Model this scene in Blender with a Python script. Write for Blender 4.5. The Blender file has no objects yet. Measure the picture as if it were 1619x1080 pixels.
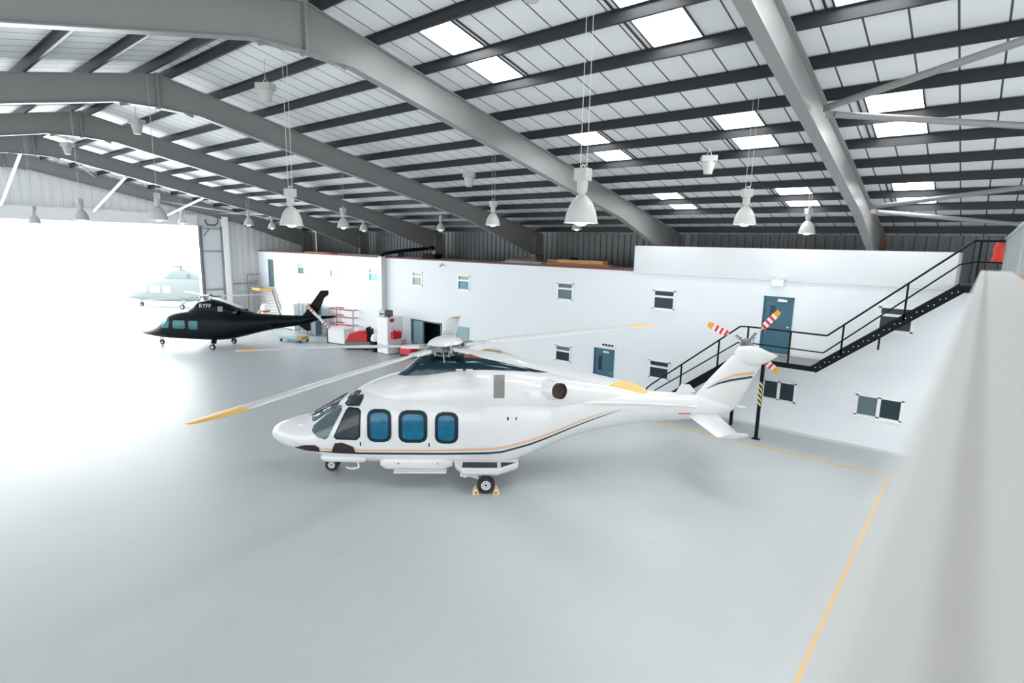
import bpy, math, random
from mathutils import Vector, Matrix
random.seed(7)
R = math.radians
SC = bpy.context.scene
COL = SC.collection

# ------------------------------------------------------------------ camera, sky, exposure
CAM_H = 6.5
def camera():
    yaw, pitch, roll = R(39.93), R(-9.895), R(1.2775)
    f = Vector((-math.sin(yaw)*math.cos(pitch), math.cos(yaw)*math.cos(pitch), math.sin(pitch)))
    r = Vector((math.cos(yaw), math.sin(yaw), 0)); u = r.cross(f)
    r2 = r*math.cos(roll)+u*math.sin(roll); u2 = -r*math.sin(roll)+u*math.cos(roll)
    cd = bpy.data.cameras.new('camera'); co = bpy.data.objects.new('camera', cd); COL.objects.link(co)
    cd.sensor_width = 36; cd.lens = 36*881.9/1619; cd.clip_start = 0.02; cd.clip_end = 1500
    m = Matrix((r2, u2, -f)).transposed().to_4x4(); m.translation = Vector((0, 0, CAM_H)); co.matrix_world = m
    cd.dof.use_dof = True; cd.dof.focus_distance = 17.0; cd.dof.aperture_fstop = 1.05
    SC.camera = co
camera()
W = bpy.data.worlds.new('sky'); SC.world = W; W.use_nodes = True
nt = W.node_tree; nt.nodes.clear()
wo = nt.nodes.new('ShaderNodeOutputWorld'); bg = nt.nodes.new('ShaderNodeBackground')
tc = nt.nodes.new('ShaderNodeTexCoord'); sx = nt.nodes.new('ShaderNodeSeparateXYZ'); rp = nt.nodes.new('ShaderNodeValToRGB')
nt.links.new(tc.outputs['Generated'], sx.inputs[0]); nt.links.new(sx.outputs['Z'], rp.inputs[0])
rp.color_ramp.elements[0].color = (0.97, 0.99, 1, 1); rp.color_ramp.elements[1].color = (0.90, 0.955, 1, 1)
nt.links.new(rp.outputs[0], bg.inputs['Color']); bg.inputs['Strength'].default_value = 2.6
nt.links.new(bg.outputs[0], wo.inputs[0])
SC.view_settings.view_transform = 'Standard'; SC.view_settings.look = 'None'
SC.view_settings.gamma = 1; SC.view_settings.exposure = 0.55
SC.view_settings.use_curve_mapping = False
try:
    SC.cycles.use_denoising = True; SC.cycles.max_bounces = 10; SC.cycles.diffuse_bounces = 6
    SC.cycles.sample_clamp_indirect = 8
except Exception: pass
def area(name, loc, rot, sx_, sy_, power, color=(1, 1, 1)):
    l = bpy.data.lights.new(name, 'AREA'); l.shape = 'RECTANGLE'; l.size = sx_; l.size_y = sy_; l.energy = power; l.color = color
    o = bpy.data.objects.new(name, l); o.location = loc; o.rotation_euler = rot; COL.objects.link(o); return o
# daylight pouring in through the big open hangar door
area('door_daylight', (-44.9, 6.6, 3.7), (0, R(-90), 0), 7.0, 20.0, 2700, (0.95, 0.985, 1))

# ------------------------------------------------------------------ materials
def mat(name, col, rough=0.5, metal=0, spec=0.5, coat=0, noise=0, nscale=5, bump=0, bscale=20, emit=0):
    m = bpy.data.materials.new(name); m.use_nodes = True; t = m.node_tree; b = t.nodes['Principled BSDF']
    b.inputs['Base Color'].default_value = (*col, 1); b.inputs['Roughness'].default_value = rough
    b.inputs['Metallic'].default_value = metal; b.inputs['Specular IOR Level'].default_value = spec
    b.inputs['Coat Weight'].default_value = coat; b.inputs['Coat Roughness'].default_value = 0.05
    if noise or bump:
        co = t.nodes.new('ShaderNodeTexCoord'); n = t.nodes.new('ShaderNodeTexNoise'); n.inputs['Scale'].default_value = nscale
        n.inputs['Detail'].default_value = 5; t.links.new(co.outputs['Object'], n.inputs['Vector'])
        mx = t.nodes.new('ShaderNodeMix'); mx.data_type = 'RGBA'; mx.inputs[6].default_value = (*[c*(1-noise) for c in col], 1)
        mx.inputs[7].default_value = (*[min(1, c*(1+noise)) for c in col], 1)
        t.links.new(n.outputs['Fac'], mx.inputs[0]); t.links.new(mx.outputs[2], b.inputs['Base Color'])
        if bump:
            n2 = t.nodes.new('ShaderNodeTexNoise'); n2.inputs['Scale'].default_value = bscale; t.links.new(co.outputs['Object'], n2.inputs['Vector'])
            bp = t.nodes.new('ShaderNodeBump'); bp.inputs['Strength'].default_value = bump; bp.inputs['Distance'].default_value = 0.02
            t.links.new(n2.outputs['Fac'], bp.inputs['Height']); t.links.new(bp.outputs[0], b.inputs['Normal'])
    if emit:
        b.inputs['Emission Color'].default_value = (*col, 1); b.inputs['Emission Strength'].default_value = emit
    return m
M = {}
M['white_paint'] = mat('white_paint', (.70, .71, .715), .25, coat=.4, noise=.01)
M['white_matte'] = mat('white_matte', (.86, .875, .885), .7, noise=.015, nscale=.6)
M['office_white'] = mat('office_white', (.83, .88, .91), .75, noise=.02, nscale=.35)
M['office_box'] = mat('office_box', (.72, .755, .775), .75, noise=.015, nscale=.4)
M['steel_grey'] = mat('steel_grey', (.225, .226, .227), .4, spec=.4, noise=.05, nscale=1.5)
M['purlin_steel'] = mat('purlin_steel', (.028, .031, .034), .38, spec=.25, noise=.1, nscale=2)
M['gable'] = mat('gable', (.62, .62, .615), .6, noise=.02)
M['cladding'] = mat('cladding', (.19, .20, .205), .55, noise=.05, nscale=.7)
M['teal_door'] = mat('teal_door', (.035, .13, .19), .4, noise=.05)
M['teal_pale'] = mat('teal_pale', (.28, .42, .47), .35)
M['dark_glass'] = mat('dark_glass', (.022, .045, .058), .25, spec=.25)
M['glass_grey'] = mat('glass_grey', (.12, .18, .21), .25, spec=.3)
M['glass_lit_cyan'] = mat('glass_lit_cyan', (.10, .58, .68), .25, spec=.3)
M['glass_pale'] = mat('glass_pale', (.40, .44, .41), .3, spec=.3)
M['glass_olive'] = mat('glass_olive', (.30, .35, .25), .3, spec=.3)
M['glass_teal'] = mat('glass_teal', (.03, .24, .33), .25, spec=.3)
M['upvc'] = mat('upvc', (.88, .90, .91), .35)
M['black_steel'] = mat('black_steel', (.006, .009, .012), .5, spec=.12, noise=.1)
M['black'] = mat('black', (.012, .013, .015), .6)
M['rubber'] = mat('rubber', (.018, .018, .02), .75)
M['yellow'] = mat('yellow', (.85, .48, .06), .5, noise=.08)
M['tip_yellow'] = mat('tip_yellow', (.84, .50, .12), .45)
M['tip_orange'] = mat('tip_orange', (.80, .31, .02), .45)
M['red'] = mat('red', (.65, .02, .03), .4)
M['red_orange'] = mat('red_orange', (.55, .03, .012), .6)
M['navy'] = mat('navy', (.002, .022, .036), .14, spec=.45)
M['navy_stripe'] = mat('navy_stripe', (.01, .05, .065), .25)
M['orange_stripe'] = mat('orange_stripe', (.80, .42, .22), .3)
M['cabin_glass'] = mat('cabin_glass', (.001, .115, .22), .08, spec=.35, noise=.5, nscale=4.5)
M['cockpit_glass'] = mat('cockpit_glass', (.03, .04, .044), .06, spec=.35, noise=.6, nscale=5)
M['windscreen'] = mat('windscreen', (.07, .115, .13), .04, spec=.5, noise=.4, nscale=4)
M['window_rim'] = mat('window_rim', (.004, .022, .034), .35, spec=.2)
M['exhaust'] = mat('exhaust', (.05, .028, .028), .55, metal=.3)
M['mech'] = mat('mech', (.26, .27, .27), .35, metal=.7, noise=.4, nscale=14)
M['mech_light'] = mat('mech_light', (.6, .62, .62), .3, metal=.5)
M['grille'] = mat('grille', (.20, .20, .19), .5, noise=.3, nscale=18)
M['panel_grey'] = mat('panel_grey', (.62, .64, .65), .4)
M['tread'] = mat('tread', (.04, .045, .05), .9, bump=.4, bscale=200)
M['brown_glass'] = mat('brown_glass', (.035, .026, .024), .15, spec=.3)
M['heli_black'] = mat('heli_black', (.0015, .005, .007), .3, spec=.10)
M['heli_window'] = mat('heli_window', (.03, .15, .17), .1, spec=.3, noise=.4, nscale=3)
M['letter_white'] = mat('letter_white', (.55, .60, .60), .5)
M['lamp_shell'] = mat('lamp_shell', (.50, .51, .505), .35)
M['lamp_body'] = mat('lamp_body', (.42, .43, .42), .5)
M['bulb'] = mat('bulb', (.88, .97, 1), .3, emit=22)
M['wire'] = mat('wire', (.6, .62, .62), .4)
M['galv'] = mat('galv', (.27, .30, .31), .45, metal=.35, noise=.12, nscale=6)
M['cap_white'] = mat('cap_white', (.95, .93, .895), .6, noise=.01)
M['wood'] = mat('wood', (.50, .24, .12), .7, noise=.3, nscale=9)
M['wood_orange'] = mat('wood_orange', (.62, .30, .12), .7, noise=.2, nscale=6)
M['rust_red'] = mat('rust_red', (.22, .06, .05), .7, noise=.4, nscale=8)
M['brown_steel'] = mat('brown_steel', (.22, .085, .05), .6, noise=.2)
M['lever_yellow'] = mat('chock', (.84, .62, .34), .6)
M['cardboard'] = mat('cardboard', (.60, .36, .20), .8)
M['blue_pole'] = mat('blue_pole', (.25, .42, .48), .4)
M['outside_grey'] = mat('outside_grey', (.26, .31, .31), .4)
M['outside_white'] = mat('outside_white', (.72, .76, .75), .4)
M['asphalt'] = mat('asphalt', (.60, .61, .60), .8, noise=.03, nscale=.05)
M['hedge'] = mat('hedge', (.33, .42, .36), .9, noise=.2, nscale=.5)
M['door_leaf'] = mat('door_leaf', (.60, .63, .65), .5)
M['screen'] = mat('screen', (.03, .035, .04), .2)

def floor_mat():
    m = bpy.data.materials.new('painted_floor'); m.use_nodes = True; t = m.node_tree; b = t.nodes['Principled BSDF']
    co = t.nodes.new('ShaderNodeTexCoord')
    n = t.nodes.new('ShaderNodeTexNoise'); n.inputs['Scale'].default_value = .35; n.inputs['Detail'].default_value = 6
    t.links.new(co.outputs['Object'], n.inputs['Vector'])
    r = t.nodes.new('ShaderNodeValToRGB'); r.color_ramp.elements[0].position = .3; r.color_ramp.elements[1].position = .7
    r.color_ramp.elements[0].color = (.485, .515, .525, 1); r.color_ramp.elements[1].color = (.50, .53, .54, 1)
    t.links.new(n.outputs['Fac'], r.inputs[0])
    n3 = t.nodes.new('ShaderNodeTexNoise'); n3.inputs['Scale'].default_value = 1.6; n3.inputs['Detail'].default_value = 8
    t.links.new(co.outputs['Object'], n3.inputs['Vector'])
    r3 = t.nodes.new('ShaderNodeValToRGB'); r3.color_ramp.elements[0].position = .28; r3.color_ramp.elements[1].position = .42
    r3.color_ramp.elements[0].color = (.965, .965, .965, 1); r3.color_ramp.elements[1].color = (1, 1, 1, 1)
    t.links.new(n3.outputs['Fac'], r3.inputs[0])
    mx = t.nodes.new('ShaderNodeMix'); mx.data_type = 'RGBA'; mx.blend_type = 'MULTIPLY'; mx.inputs[0].default_value = 1
    t.links.new(r.outputs[0], mx.inputs[6]); t.links.new(r3.outputs[0], mx.inputs[7]); t.links.new(mx.outputs[2], b.inputs['Base Color'])
    n2 = t.nodes.new('ShaderNodeTexNoise'); n2.inputs['Scale'].default_value = .8; t.links.new(co.outputs['Object'], n2.inputs['Vector'])
    mr = t.nodes.new('ShaderNodeMapRange'); mr.inputs[3].default_value = .34; mr.inputs[4].default_value = .46
    t.links.new(n2.outputs['Fac'], mr.inputs[0]); t.links.new(mr.outputs[0], b.inputs['Roughness'])
    b.inputs['Specular IOR Level'].default_value = .55
    return m
M['floor'] = floor_mat()

def liner_mat():
    # insulated roof lining with dark joints every 0.64 m across the ridge direction
    m = bpy.data.materials.new('roof_liner'); m.use_nodes = True; t = m.node_tree; b = t.nodes['Principled BSDF']
    co = t.nodes.new('ShaderNodeTexCoord'); s = t.nodes.new('ShaderNodeSeparateXYZ'); t.links.new(co.outputs['Object'], s.inputs[0])
    def math_(op, a, v=None, v2=None):
        n = t.nodes.new('ShaderNodeMath'); n.operation = op
        for i, q in enumerate((a, v, v2)):
            if q is None: continue
            if hasattr(q, 'is_linked'): t.links.new(q, n.inputs[i])
            else: n.inputs[i].default_value = q
        return n.outputs[0]
    x = math_('ADD', s.outputs['X'], 100.06+.64*20)
    fr = math_('MODULO', x, .64)
    ln = math_('LESS_THAN', fr, .034)
    n = t.nodes.new('ShaderNodeTexNoise'); n.inputs['Scale'].default_value = .7; t.links.new(co.outputs['Object'], n.inputs['Vector'])
    r = t.nodes.new('ShaderNodeValToRGB'); r.color_ramp.elements[0].color = (.60, .63, .65, 1); r.color_ramp.elements[1].color = (.70, .72, .73, 1)
    t.links.new(n.outputs['Fac'], r.inputs[0])
    mx = t.nodes.new('ShaderNodeMix'); mx.data_type = 'RGBA'; t.links.new(ln, mx.inputs[0]); t.links.new(r.outputs[0], mx.inputs[6])
    mx.inputs[7].default_value = (.05, .06, .065, 1); t.links.new(mx.outputs[2], b.inputs['Base Color']); b.inputs['Roughness'].default_value = .6
    return m
M['liner'] = liner_mat()
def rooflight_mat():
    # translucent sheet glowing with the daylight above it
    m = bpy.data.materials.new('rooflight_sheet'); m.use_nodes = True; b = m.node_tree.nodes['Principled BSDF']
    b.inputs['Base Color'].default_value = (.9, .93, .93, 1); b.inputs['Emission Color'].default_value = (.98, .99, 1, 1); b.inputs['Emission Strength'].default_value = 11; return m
M['rooflight'] = rooflight_mat()
def hazard_mat():
    m = bpy.data.materials.new('hazard_tape'); m.use_nodes = True; t = m.node_tree; b = t.nodes['Principled BSDF']
    co = t.nodes.new('ShaderNodeTexCoord'); w = t.nodes.new('ShaderNodeTexWave'); w.inputs['Scale'].default_value = 3.6
    w.bands_direction = 'DIAGONAL'; w.wave_profile = 'SAW'; t.links.new(co.outputs['Object'], w.inputs['Vector'])
    r = t.nodes.new('ShaderNodeValToRGB'); r.color_ramp.interpolation = 'CONSTANT'; r.color_ramp.elements[0].color = (.02, .02, .02, 1)
    r.color_ramp.elements[1].position = .5; r.color_ramp.elements[1].color = (.70, .58, .22, 1)
    t.links.new(w.outputs['Color'], r.inputs[0]); t.links.new(r.outputs[0], b.inputs['Base Color']); return m
M['hazard'] = hazard_mat()

# ------------------------------------------------------------------ mesh helpers
class MB:
    def __init__(s): s.v = []; s.f = []; s.m = []
    def add(s, vs, fs, mi=0):
        n = len(s.v); s.v += [tuple(v) for v in vs]; s.f += [tuple(i+n for i in f) for f in fs]; s.m += [mi]*len(fs); return s
    def box(s, x0, y0, z0, x1, y1, z1, mi=0):
        vs = [(x, y, z) for z in (z0, z1) for y in (y0, y1) for x in (x0, x1)]
        return s.add(vs, [(0, 2, 3, 1), (4, 5, 7, 6), (0, 1, 5, 4), (2, 6, 7, 3), (0, 4, 6, 2), (1, 3, 7, 5)], mi)
    def bar(s, p, q, w, h, up=(0, 0, 1), mi=0):      # rectangular bar from p to q
        p, q = Vector(p), Vector(q); d = (q-p).normalized(); u = Vector(up)
        if abs(d.dot(u)) > .99: u = Vector((1, 0, 0))
        a = d.cross(u).normalized()*w/2; b_ = a.cross(d).normalized()*h/2
        vs = [c+e for c in (p, q) for e in (-a-b_, a-b_, a+b_, -a+b_)]
        return s.add(vs, [(3, 2, 1, 0), (4, 5, 6, 7), (0, 1, 5, 4), (1, 2, 6, 5), (2, 3, 7, 6), (3, 0, 4, 7)], mi)
    def cyl(s, p, q, r, r2=None, n=12, mi=0, caps=True):
        p, q = Vector(p), Vector(q); r2 = r if r2 is None else r2; d = (q-p).normalized()
        u = Vector((0, 0, 1)) if abs(d.z) < .9 else Vector((1, 0, 0)); a = d.cross(u).normalized(); b_ = d.cross(a)
        vs = [c+(a*math.cos(t)+b_*math.sin(t))*rr for c, rr in ((p, r), (q, r2)) for t in [2*math.pi*i/n for i in range(n)]]
        fs = [(i, (i+1) % n, n+(i+1) % n, n+i) for i in range(n)]
        if caps: fs += [tuple(range(n))[::-1], tuple(range(n, 2*n))]
        return s.add(vs, fs, mi)
    def tube(s, pts, r, n=8, mi=0):
        for a, b_ in zip(pts, pts[1:]): s.cyl(a, b_, r, n=n, mi=mi)
        return s
    def lathe(s, prof, o=(0, 0, 0), axis=(0, 0, 1), n=24, mi=0):   # prof: (radius, along)
        o = Vector(o); d = Vector(axis).normalized(); u = Vector((0, 0, 1)) if abs(d.z) < .9 else Vector((1, 0, 0)); a = d.cross(u).normalized(); b_ = d.cross(a)
        vs = [o+d*h+(a*math.cos(t)+b_*math.sin(t))*max(r, 1e-4) for r, h in prof for t in [2*math.pi*i/n for i in range(n)]]
        fs = [(k*n+i, k*n+(i+1) % n, (k+1)*n+(i+1) % n, (k+1)*n+i) for k in range(len(prof)-1) for i in range(n)]
        return s.add(vs, fs, mi)
    def prism(s, poly, d, mi=0):     # poly: list of 3d points, d: extrusion vector
        d = Vector(d); n = len(poly); vs = [Vector(p) for p in poly]+[Vector(p)+d for p in poly]
        return s.add(vs, [tuple(range(n)), tuple(range(2*n-1, n-1, -1))]+[(i, n+i, n+(i+1) % n, (i+1) % n) for i in range(n)], mi)
    def loft(s, rings, mi=0, caps=True):
        n = len(rings[0]); vs = [p for r in rings for p in r]
        fs = [(k*n+i, k*n+(i+1) % n, (k+1)*n+(i+1) % n, (k+1)*n+i) for k in range(len(rings)-1) for i in range(n)]
        if caps: fs += [tuple(range(n))[::-1], tuple((len(rings)-1)*n+i for i in range(n))]
        return s.add(vs, fs, mi)
    def build(s, name, mats, parent=None, smooth=False, bevel=0, loc=None):
        me = bpy.data.meshes.new(name); me.from_pydata(s.v, [], s.f); me.validate()
        mats = mats if isinstance(mats, (list, tuple)) else [mats]
        for q in mats: me.materials.append(M[q] if isinstance(q, str) else q)
        if len(mats) > 1 and len(me.polygons) == len(s.m):
            for p_, mi in zip(me.polygons, s.m): p_.material_index = mi
        import bmesh
        bm = bmesh.new(); bm.from_mesh(me); bmesh.ops.recalc_face_normals(bm, faces=bm.faces); bm.to_mesh(me); bm.free()
        o = bpy.data.objects.new(name, me); COL.objects.link(o)
        if parent is not None: o.parent = parent
        if loc is not None: o.location = loc
        if smooth:
            for p_ in me.polygons: p_.use_smooth = True
            try: me.set_sharp_from_angle(angle=R(38))
            except Exception: pass
        if bevel:
            b_ = o.modifiers.new('bevel', 'BEVEL'); b_.width = bevel; b_.segments = 2; b_.limit_method = 'ANGLE'
        return o
def tag(o, label=None, cat=None, group=None, kind=None):
    if label: o['label'] = label
    if cat: o['category'] = cat
    if group: o['group'] = group
    if kind: o['kind'] = kind
    return o
def empty(name, loc=(0, 0, 0), rz=0, **k):
    o = bpy.data.objects.new(name, None); o.location = loc; o.rotation_euler = (0, 0, rz); o.empty_display_size = .2; COL.objects.link(o)
    return tag(o, **k)
def S(o, label, cat): return tag(o, label, cat, None, 'structure')
def copy_tree(o, parent=None):
    c = o.copy(); COL.objects.link(c); c.parent = parent
    for k_ in o.children: copy_tree(k_, c)
    return c
ORD = ['first', 'second', 'third', 'fourth', 'fifth', 'sixth', 'seventh', 'eighth', 'ninth', 'tenth', 'eleventh', 'twelfth', 'thirteenth', 'fourteenth', 'fifteenth']

# ------------------------------------------------------------------ building shell
RY, RZ = 6.6, 11.23            # ridge
TAN = math.tan(R(12.2))
GX = -44.3                     # gable with the open door
YO = 26.4                      # outer side wall
XR = 13.5                      # how far the building is built behind the camera
def ztop(y): return RZ-abs(y-RY)*TAN       # top of rafters
def zsheet(y): return ztop(y)+.22
YL = 2*RY-YO
o = MB().box(GX-.15, -8, -.2, XR, YO, 0).build('floor', 'floor'); S(o, 'glossy pale blue-grey painted hangar floor', 'floor')
o = MB().box(-420, -300, -.45, GX-.15, 300, -.02).build('ground', 'asphalt'); S(o, 'pale sunlit apron outside the open hangar door', 'ground')
# roof sheets with openings left for the rooflights
S1 = [(9.72-1.397*3, 0)]
PK = [9.70+1.397*k for k in range(-2, 12)]          # purlin positions on the office slope
PL = [2*RY-y for y in PK[:12]]                       # mirrored slope
LX = [(-10.07, -9.05), (-5.7, -4.66), (-2.45, -1.42)]
LY = [(PK[1]+.12, PK[3]), (PK[5]+.1, PK[7]), (PK[9]+.1, PK[11])]
def sheet(side):
    xs = sorted(set([GX, XR]+[v for p in LX for v in p]))
    ys = sorted(set([RY, YO+.3]+[v for p in LY for v in p]))
    mb = MB()
    for x0, x1 in zip(xs, xs[1:]):
        for y0, y1 in zip(ys, ys[1:]):
            if (x0, x1) in LX and (y0, y1) in LY and side > 0: continue
            Y = (y0, y1) if side > 0 else (2*RY-y0, 2*RY-y1)
            vs = [(x, y, zsheet(y)+dz) for dz in (0, .08) for x, y in ((x0, Y[0]), (x1, Y[0]), (x1, Y[1]), (x0, Y[1]))]
            mb.add(vs, [(0, 1, 2, 3), (7, 6, 5, 4), (0, 4, 5, 1), (1, 5, 6, 2), (2, 6, 7, 3), (3, 7, 4, 0)])
    return mb
S(sheet(1).build('ceiling', 'liner'), 'white lined roof slope on the office side, with rooflights', 'ceiling')
S(sheet(-1).build('ceiling', 'liner'), 'white lined roof slope beyond the ridge, at the upper left', 'ceiling')
lx_name = ['beside the second rafter', 'left of the nearest rafter', 'right of the nearest rafter']
ly_name = ['highest', 'middle', 'lowest']
for i, (x0, x1) in enumerate(LX):
    for j, (y0, y1) in enumerate(LY):
        mb = MB(); ym = (y0+y1)/2
        vs = [(x, y, zsheet(y)+dz) for dz in (.03, .05) for x, y in ((x0, y0), (x1, y0), (x1, y1), (x0, y1))]
        mb.add(vs, [(0, 1, 2, 3)])
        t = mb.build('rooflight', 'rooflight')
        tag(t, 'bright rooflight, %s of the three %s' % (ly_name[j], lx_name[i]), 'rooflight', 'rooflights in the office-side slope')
        fb = MB()
        for xx in (x0, x1, x0-.13 if i else x1+.13, ):
            fb.bar((xx, y0, zsheet(y0)-.012), (xx, y1, zsheet(y1)-.012), .035, .03)
        fb.build('rooflight_frame', 'purlin_steel', t)

# cladding profiles
def corrugate(a0, a1, pitch, depth):
    pts = []; a = a0
    while a < a1:
        for fa, dp in ((0, 0), (.42, 0), (.5, depth), (.92, depth)):
            if a+fa*pitch <= a1: pts.append((a+fa*pitch, dp))
        a += pitch
    pts.append((a1, 0)); return pts
mb = MB(); pr = corrugate(GX, XR, .36, .06)
for (a, da), (b_, db) in zip(pr, pr[1:]):
    mb.add([(a, YO+da, 0), (b_, YO+db, 0), (b_, YO+db, zsheet(YO)+.0), (a, YO+da, zsheet(YO))], [(0, 1, 2, 3)])
mb.box(GX, YO+.08, 0, XR, YO+.16, zsheet(YO)-.05)
S(mb.build('wall_office_side', 'cladding'), 'ribbed metal side wall rising behind the office roof', 'wall')
def gable_panel(y0, y1, z0f, z1f, name, label, depth=.025, matn='gable', x=GX-.02):
    mb = MB(); pr = corrugate(y0, y1, .5, depth)
    for (a, da), (b_, db) in zip(pr, pr[1:]):
        mb.add([(x-da, a, z0f(a)), (x-db, b_, z0f(b_)), (x-db, b_, z1f(b_)), (x-da, a, z1f(a))], [(0, 1, 2, 3)])
        mb.add([(x-.12, a, z0f(a)), (x-.12, b_, z0f(b_)), (x-.12, b_, z1f(b_)), (x-.12, a, z1f(a))], [(3, 2, 1, 0)])
    return S(mb.build(name, matn), label, 'wall')
OP0, OP1, OPZ = -5.0, 16.85, 7.33
gable_panel(OP1, YO, lambda y: 0, lambda y: zsheet(y), 'wall_gable', 'grey gable wall between the big door and the office')
gable_panel(OP0, OP1, lambda y: OPZ, lambda y: zsheet(y), 'wall_gable_top', 'grey gable cladding above the open door')
gable_panel(YL, OP0, lambda y: 0, lambda y: zsheet(y), 'wall_gable_far', 'grey gable wall beyond the open door')
mb = MB(); mb.box(GX-.3, OP0, OPZ, GX+.18, OP1, OPZ+.75).box(GX-.3, OP0, OPZ+.75, GX+.22, 12.2, OPZ+.80)
S(mb.build('trim_1', 'gable'), 'pale header box over the open hangar door', 'door header')
mb = MB().box(GX-.2, OP1, 0, GX+.25, OP1+.14, OPZ).box(GX-.2, OP1+.2, 0, GX+.2, OP1+.28, OPZ)
S(mb.build('trim_2', 'steel_grey'), 'grey steel jamb at the edge of the open hangar door', 'door jamb')
leaf = empty('door_1', (GX+.1, OP1+.3, 0), kind='structure', label='pale sliding hangar door leaf folded back beside the opening', cat='door')
MB().box(-.05, 0, 0, 0, 1.35, OPZ-.05).build('leaf_panel', 'door_leaf', leaf)
mb = MB()
for z in (.1, 2.6, 5.45, 7.1): mb.box(0, 0, z, .07, 1.35, z+.08)
mb.bar((.03, .1, 6.6), (.03, .55, 7.15), .06, .06)
mb.build('cross_rail', 'steel_grey', leaf)
MB().box(-.1, 1.3, 0, .14, 1.45, OPZ-.02).build('stile', 'steel_grey', leaf)
o = MB().box(GX, 18.55, 0, GX+.3, 18.98, 8.05).build('trim_3', 'white_matte', bevel=.02); S(o, 'white boxed column right of the sliding door leaf', 'column')
mb = MB().tube([(GX+.04, 19.2, 3.0), (GX+.04, 21.2, 3.02)], .035).tube([(GX+.04, 19.5, 2.35), (GX+.04, 21.2, 2.37)], .012)
tag(mb.build('conduit', 'steel_grey'), 'thin grey conduit running along the gable wall to the office', 'conduit')
mb = MB().tube([(GX+.12, 18.2, 8.5), (GX+.12, 18.3, 8.4), (GX+.12, 18.32, 7.6), (GX+.12, 18.1, 7.4), (GX+.12, 17.6, 7.42), (GX+.12, 17.45, 7.6), (GX+.12, 17.45, 7.8)], .035)
tag(mb.build('drop_cable', 'black_steel'), 'dark looped cable hanging by the corner of the door header', 'cable')

# ------------------------------------------------------------------ portal frames
FX = {'next': 5.3, 'A': -3.05, 'B': -11.14, 'C': -19.43, 'D': -27.72, 'E': -36.0, 'F': -44.05}
FL = {'next': 'grey steel portal frame above and behind the camera', 'A': 'grey steel portal frame nearest the camera, braced by round tubes',
      'B': 'large grey steel portal frame running from the upper left to behind the small white upper storey',
      'C': 'grey steel portal frame whose foot lands by the orange timber on the office roof',
      'D': 'grey steel portal frame whose foot meets the dark pipe on the office roof',
      'E': 'farthest free-standing grey portal frame, with white struts to the gable', 'F': 'grey portal frame against the gable wall over the open door'}
COLY0, COLY1 = 25.05, 25.85
def ibeam_web(mb, poly_top, poly_bot, x, w, mi=0):
    # poly_top / poly_bot : (y,z) polylines of equal length; web plate and two flanges, web centred on x
    n = len(poly_top); tw, tf = .02, .025
    ring = [(y, z) for y, z in poly_top]+[(y, z) for y, z in reversed(poly_bot)]
    for k in range(n-1):
        a, b_, c, d = poly_top[k], poly_top[k+1], poly_bot[k+1], poly_bot[k]
        vs = [(x+s_*tw, *p) for s_ in (-1, 1) for p in (a, b_, c, d)]
        mb.add(vs, [(0, 1, 2, 3), (7, 6, 5, 4)])
        for (p, q, sg) in ((a, b_, -1), (d, c, 1)):
            vs = [(x+sx_*w/2, p_[0], p_[1]+dz) for dz in (0, sg*tf) for sx_ in (-1, 1) for p_ in (p, q)]
            mb.add(vs, [(0, 1, 3, 2), (4, 6, 7, 5), (0, 4, 5, 1), (2, 3, 7, 6), (0, 2, 6, 4), (1, 5, 7, 3)])
for key, x in FX.items():
    root = empty('portal_frame', (x-.11, RY, 0), kind='structure', label=FL[key], cat='steel frame')
    for side, nm in ((1, 'rafter'), (-1, 'rafter')):
        dep = .76
        L = [0, 1.1, 1.12, 8, 13.2, COLY0-RY]
        top = [(y*side, ztop(RY+y)) for y in L+[COLY1-RY]]
        bot = [(y*side, ztop(RY+y)-dep) for y in L[:5]]
        bot[0] = (0, ztop(RY)-dep-.20)
        bot[1] = (1.1*side, ztop(RY+1.1)-dep); bot[4] = (13.2*side, ztop(RY+13.2)-dep)
        bot += [((COLY0-RY)*side, 5.95), ((COLY1-RY)*side, 5.85)]
        mb = MB(); ibeam_web(mb, top, bot, 0, .25)
        # haunch seam flange at the ridge
        mb.bar((0, .02*side, ztop(RY)-dep+.12), (0, 1.0*side, ztop(RY+1.0)-dep+.02), .03, .24)
        mb.build(nm, 'steel_grey', root)
        mb = MB(); y0, y1 = (COLY0-RY)*side, (COLY1-RY)*side; ya, yb = min(y0, y1), max(y0, y1)
        mb.box(-.13, ya, 0, .13, ya+.03, ztop(COLY0)-.2 if side > 0 else 6.9).box(-.13, yb-.03, 0, .13, yb, ztop(COLY1)-.1 if side > 0 else 6.9).box(-.014, ya, 0, .014, yb, 5.9)
        mb.build('column', 'brown_steel' if (key == 'A' and side > 0) else 'steel_grey', root)
    MB().box(-.12, -.03, ztop(RY)-1.0, .12, .03, ztop(RY)+.02).build('apex_plate', 'steel_grey', root)
    mb = MB()
    for k in range(6):
        for sx_ in (-.06, .06): mb.cyl((sx_, -.06, ztop(RY)-.9+k*.17), (sx_, .06, ztop(RY)-.9+k*.17), .018, n=6)
    mb.build('bolts', 'steel_grey', root)
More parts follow.
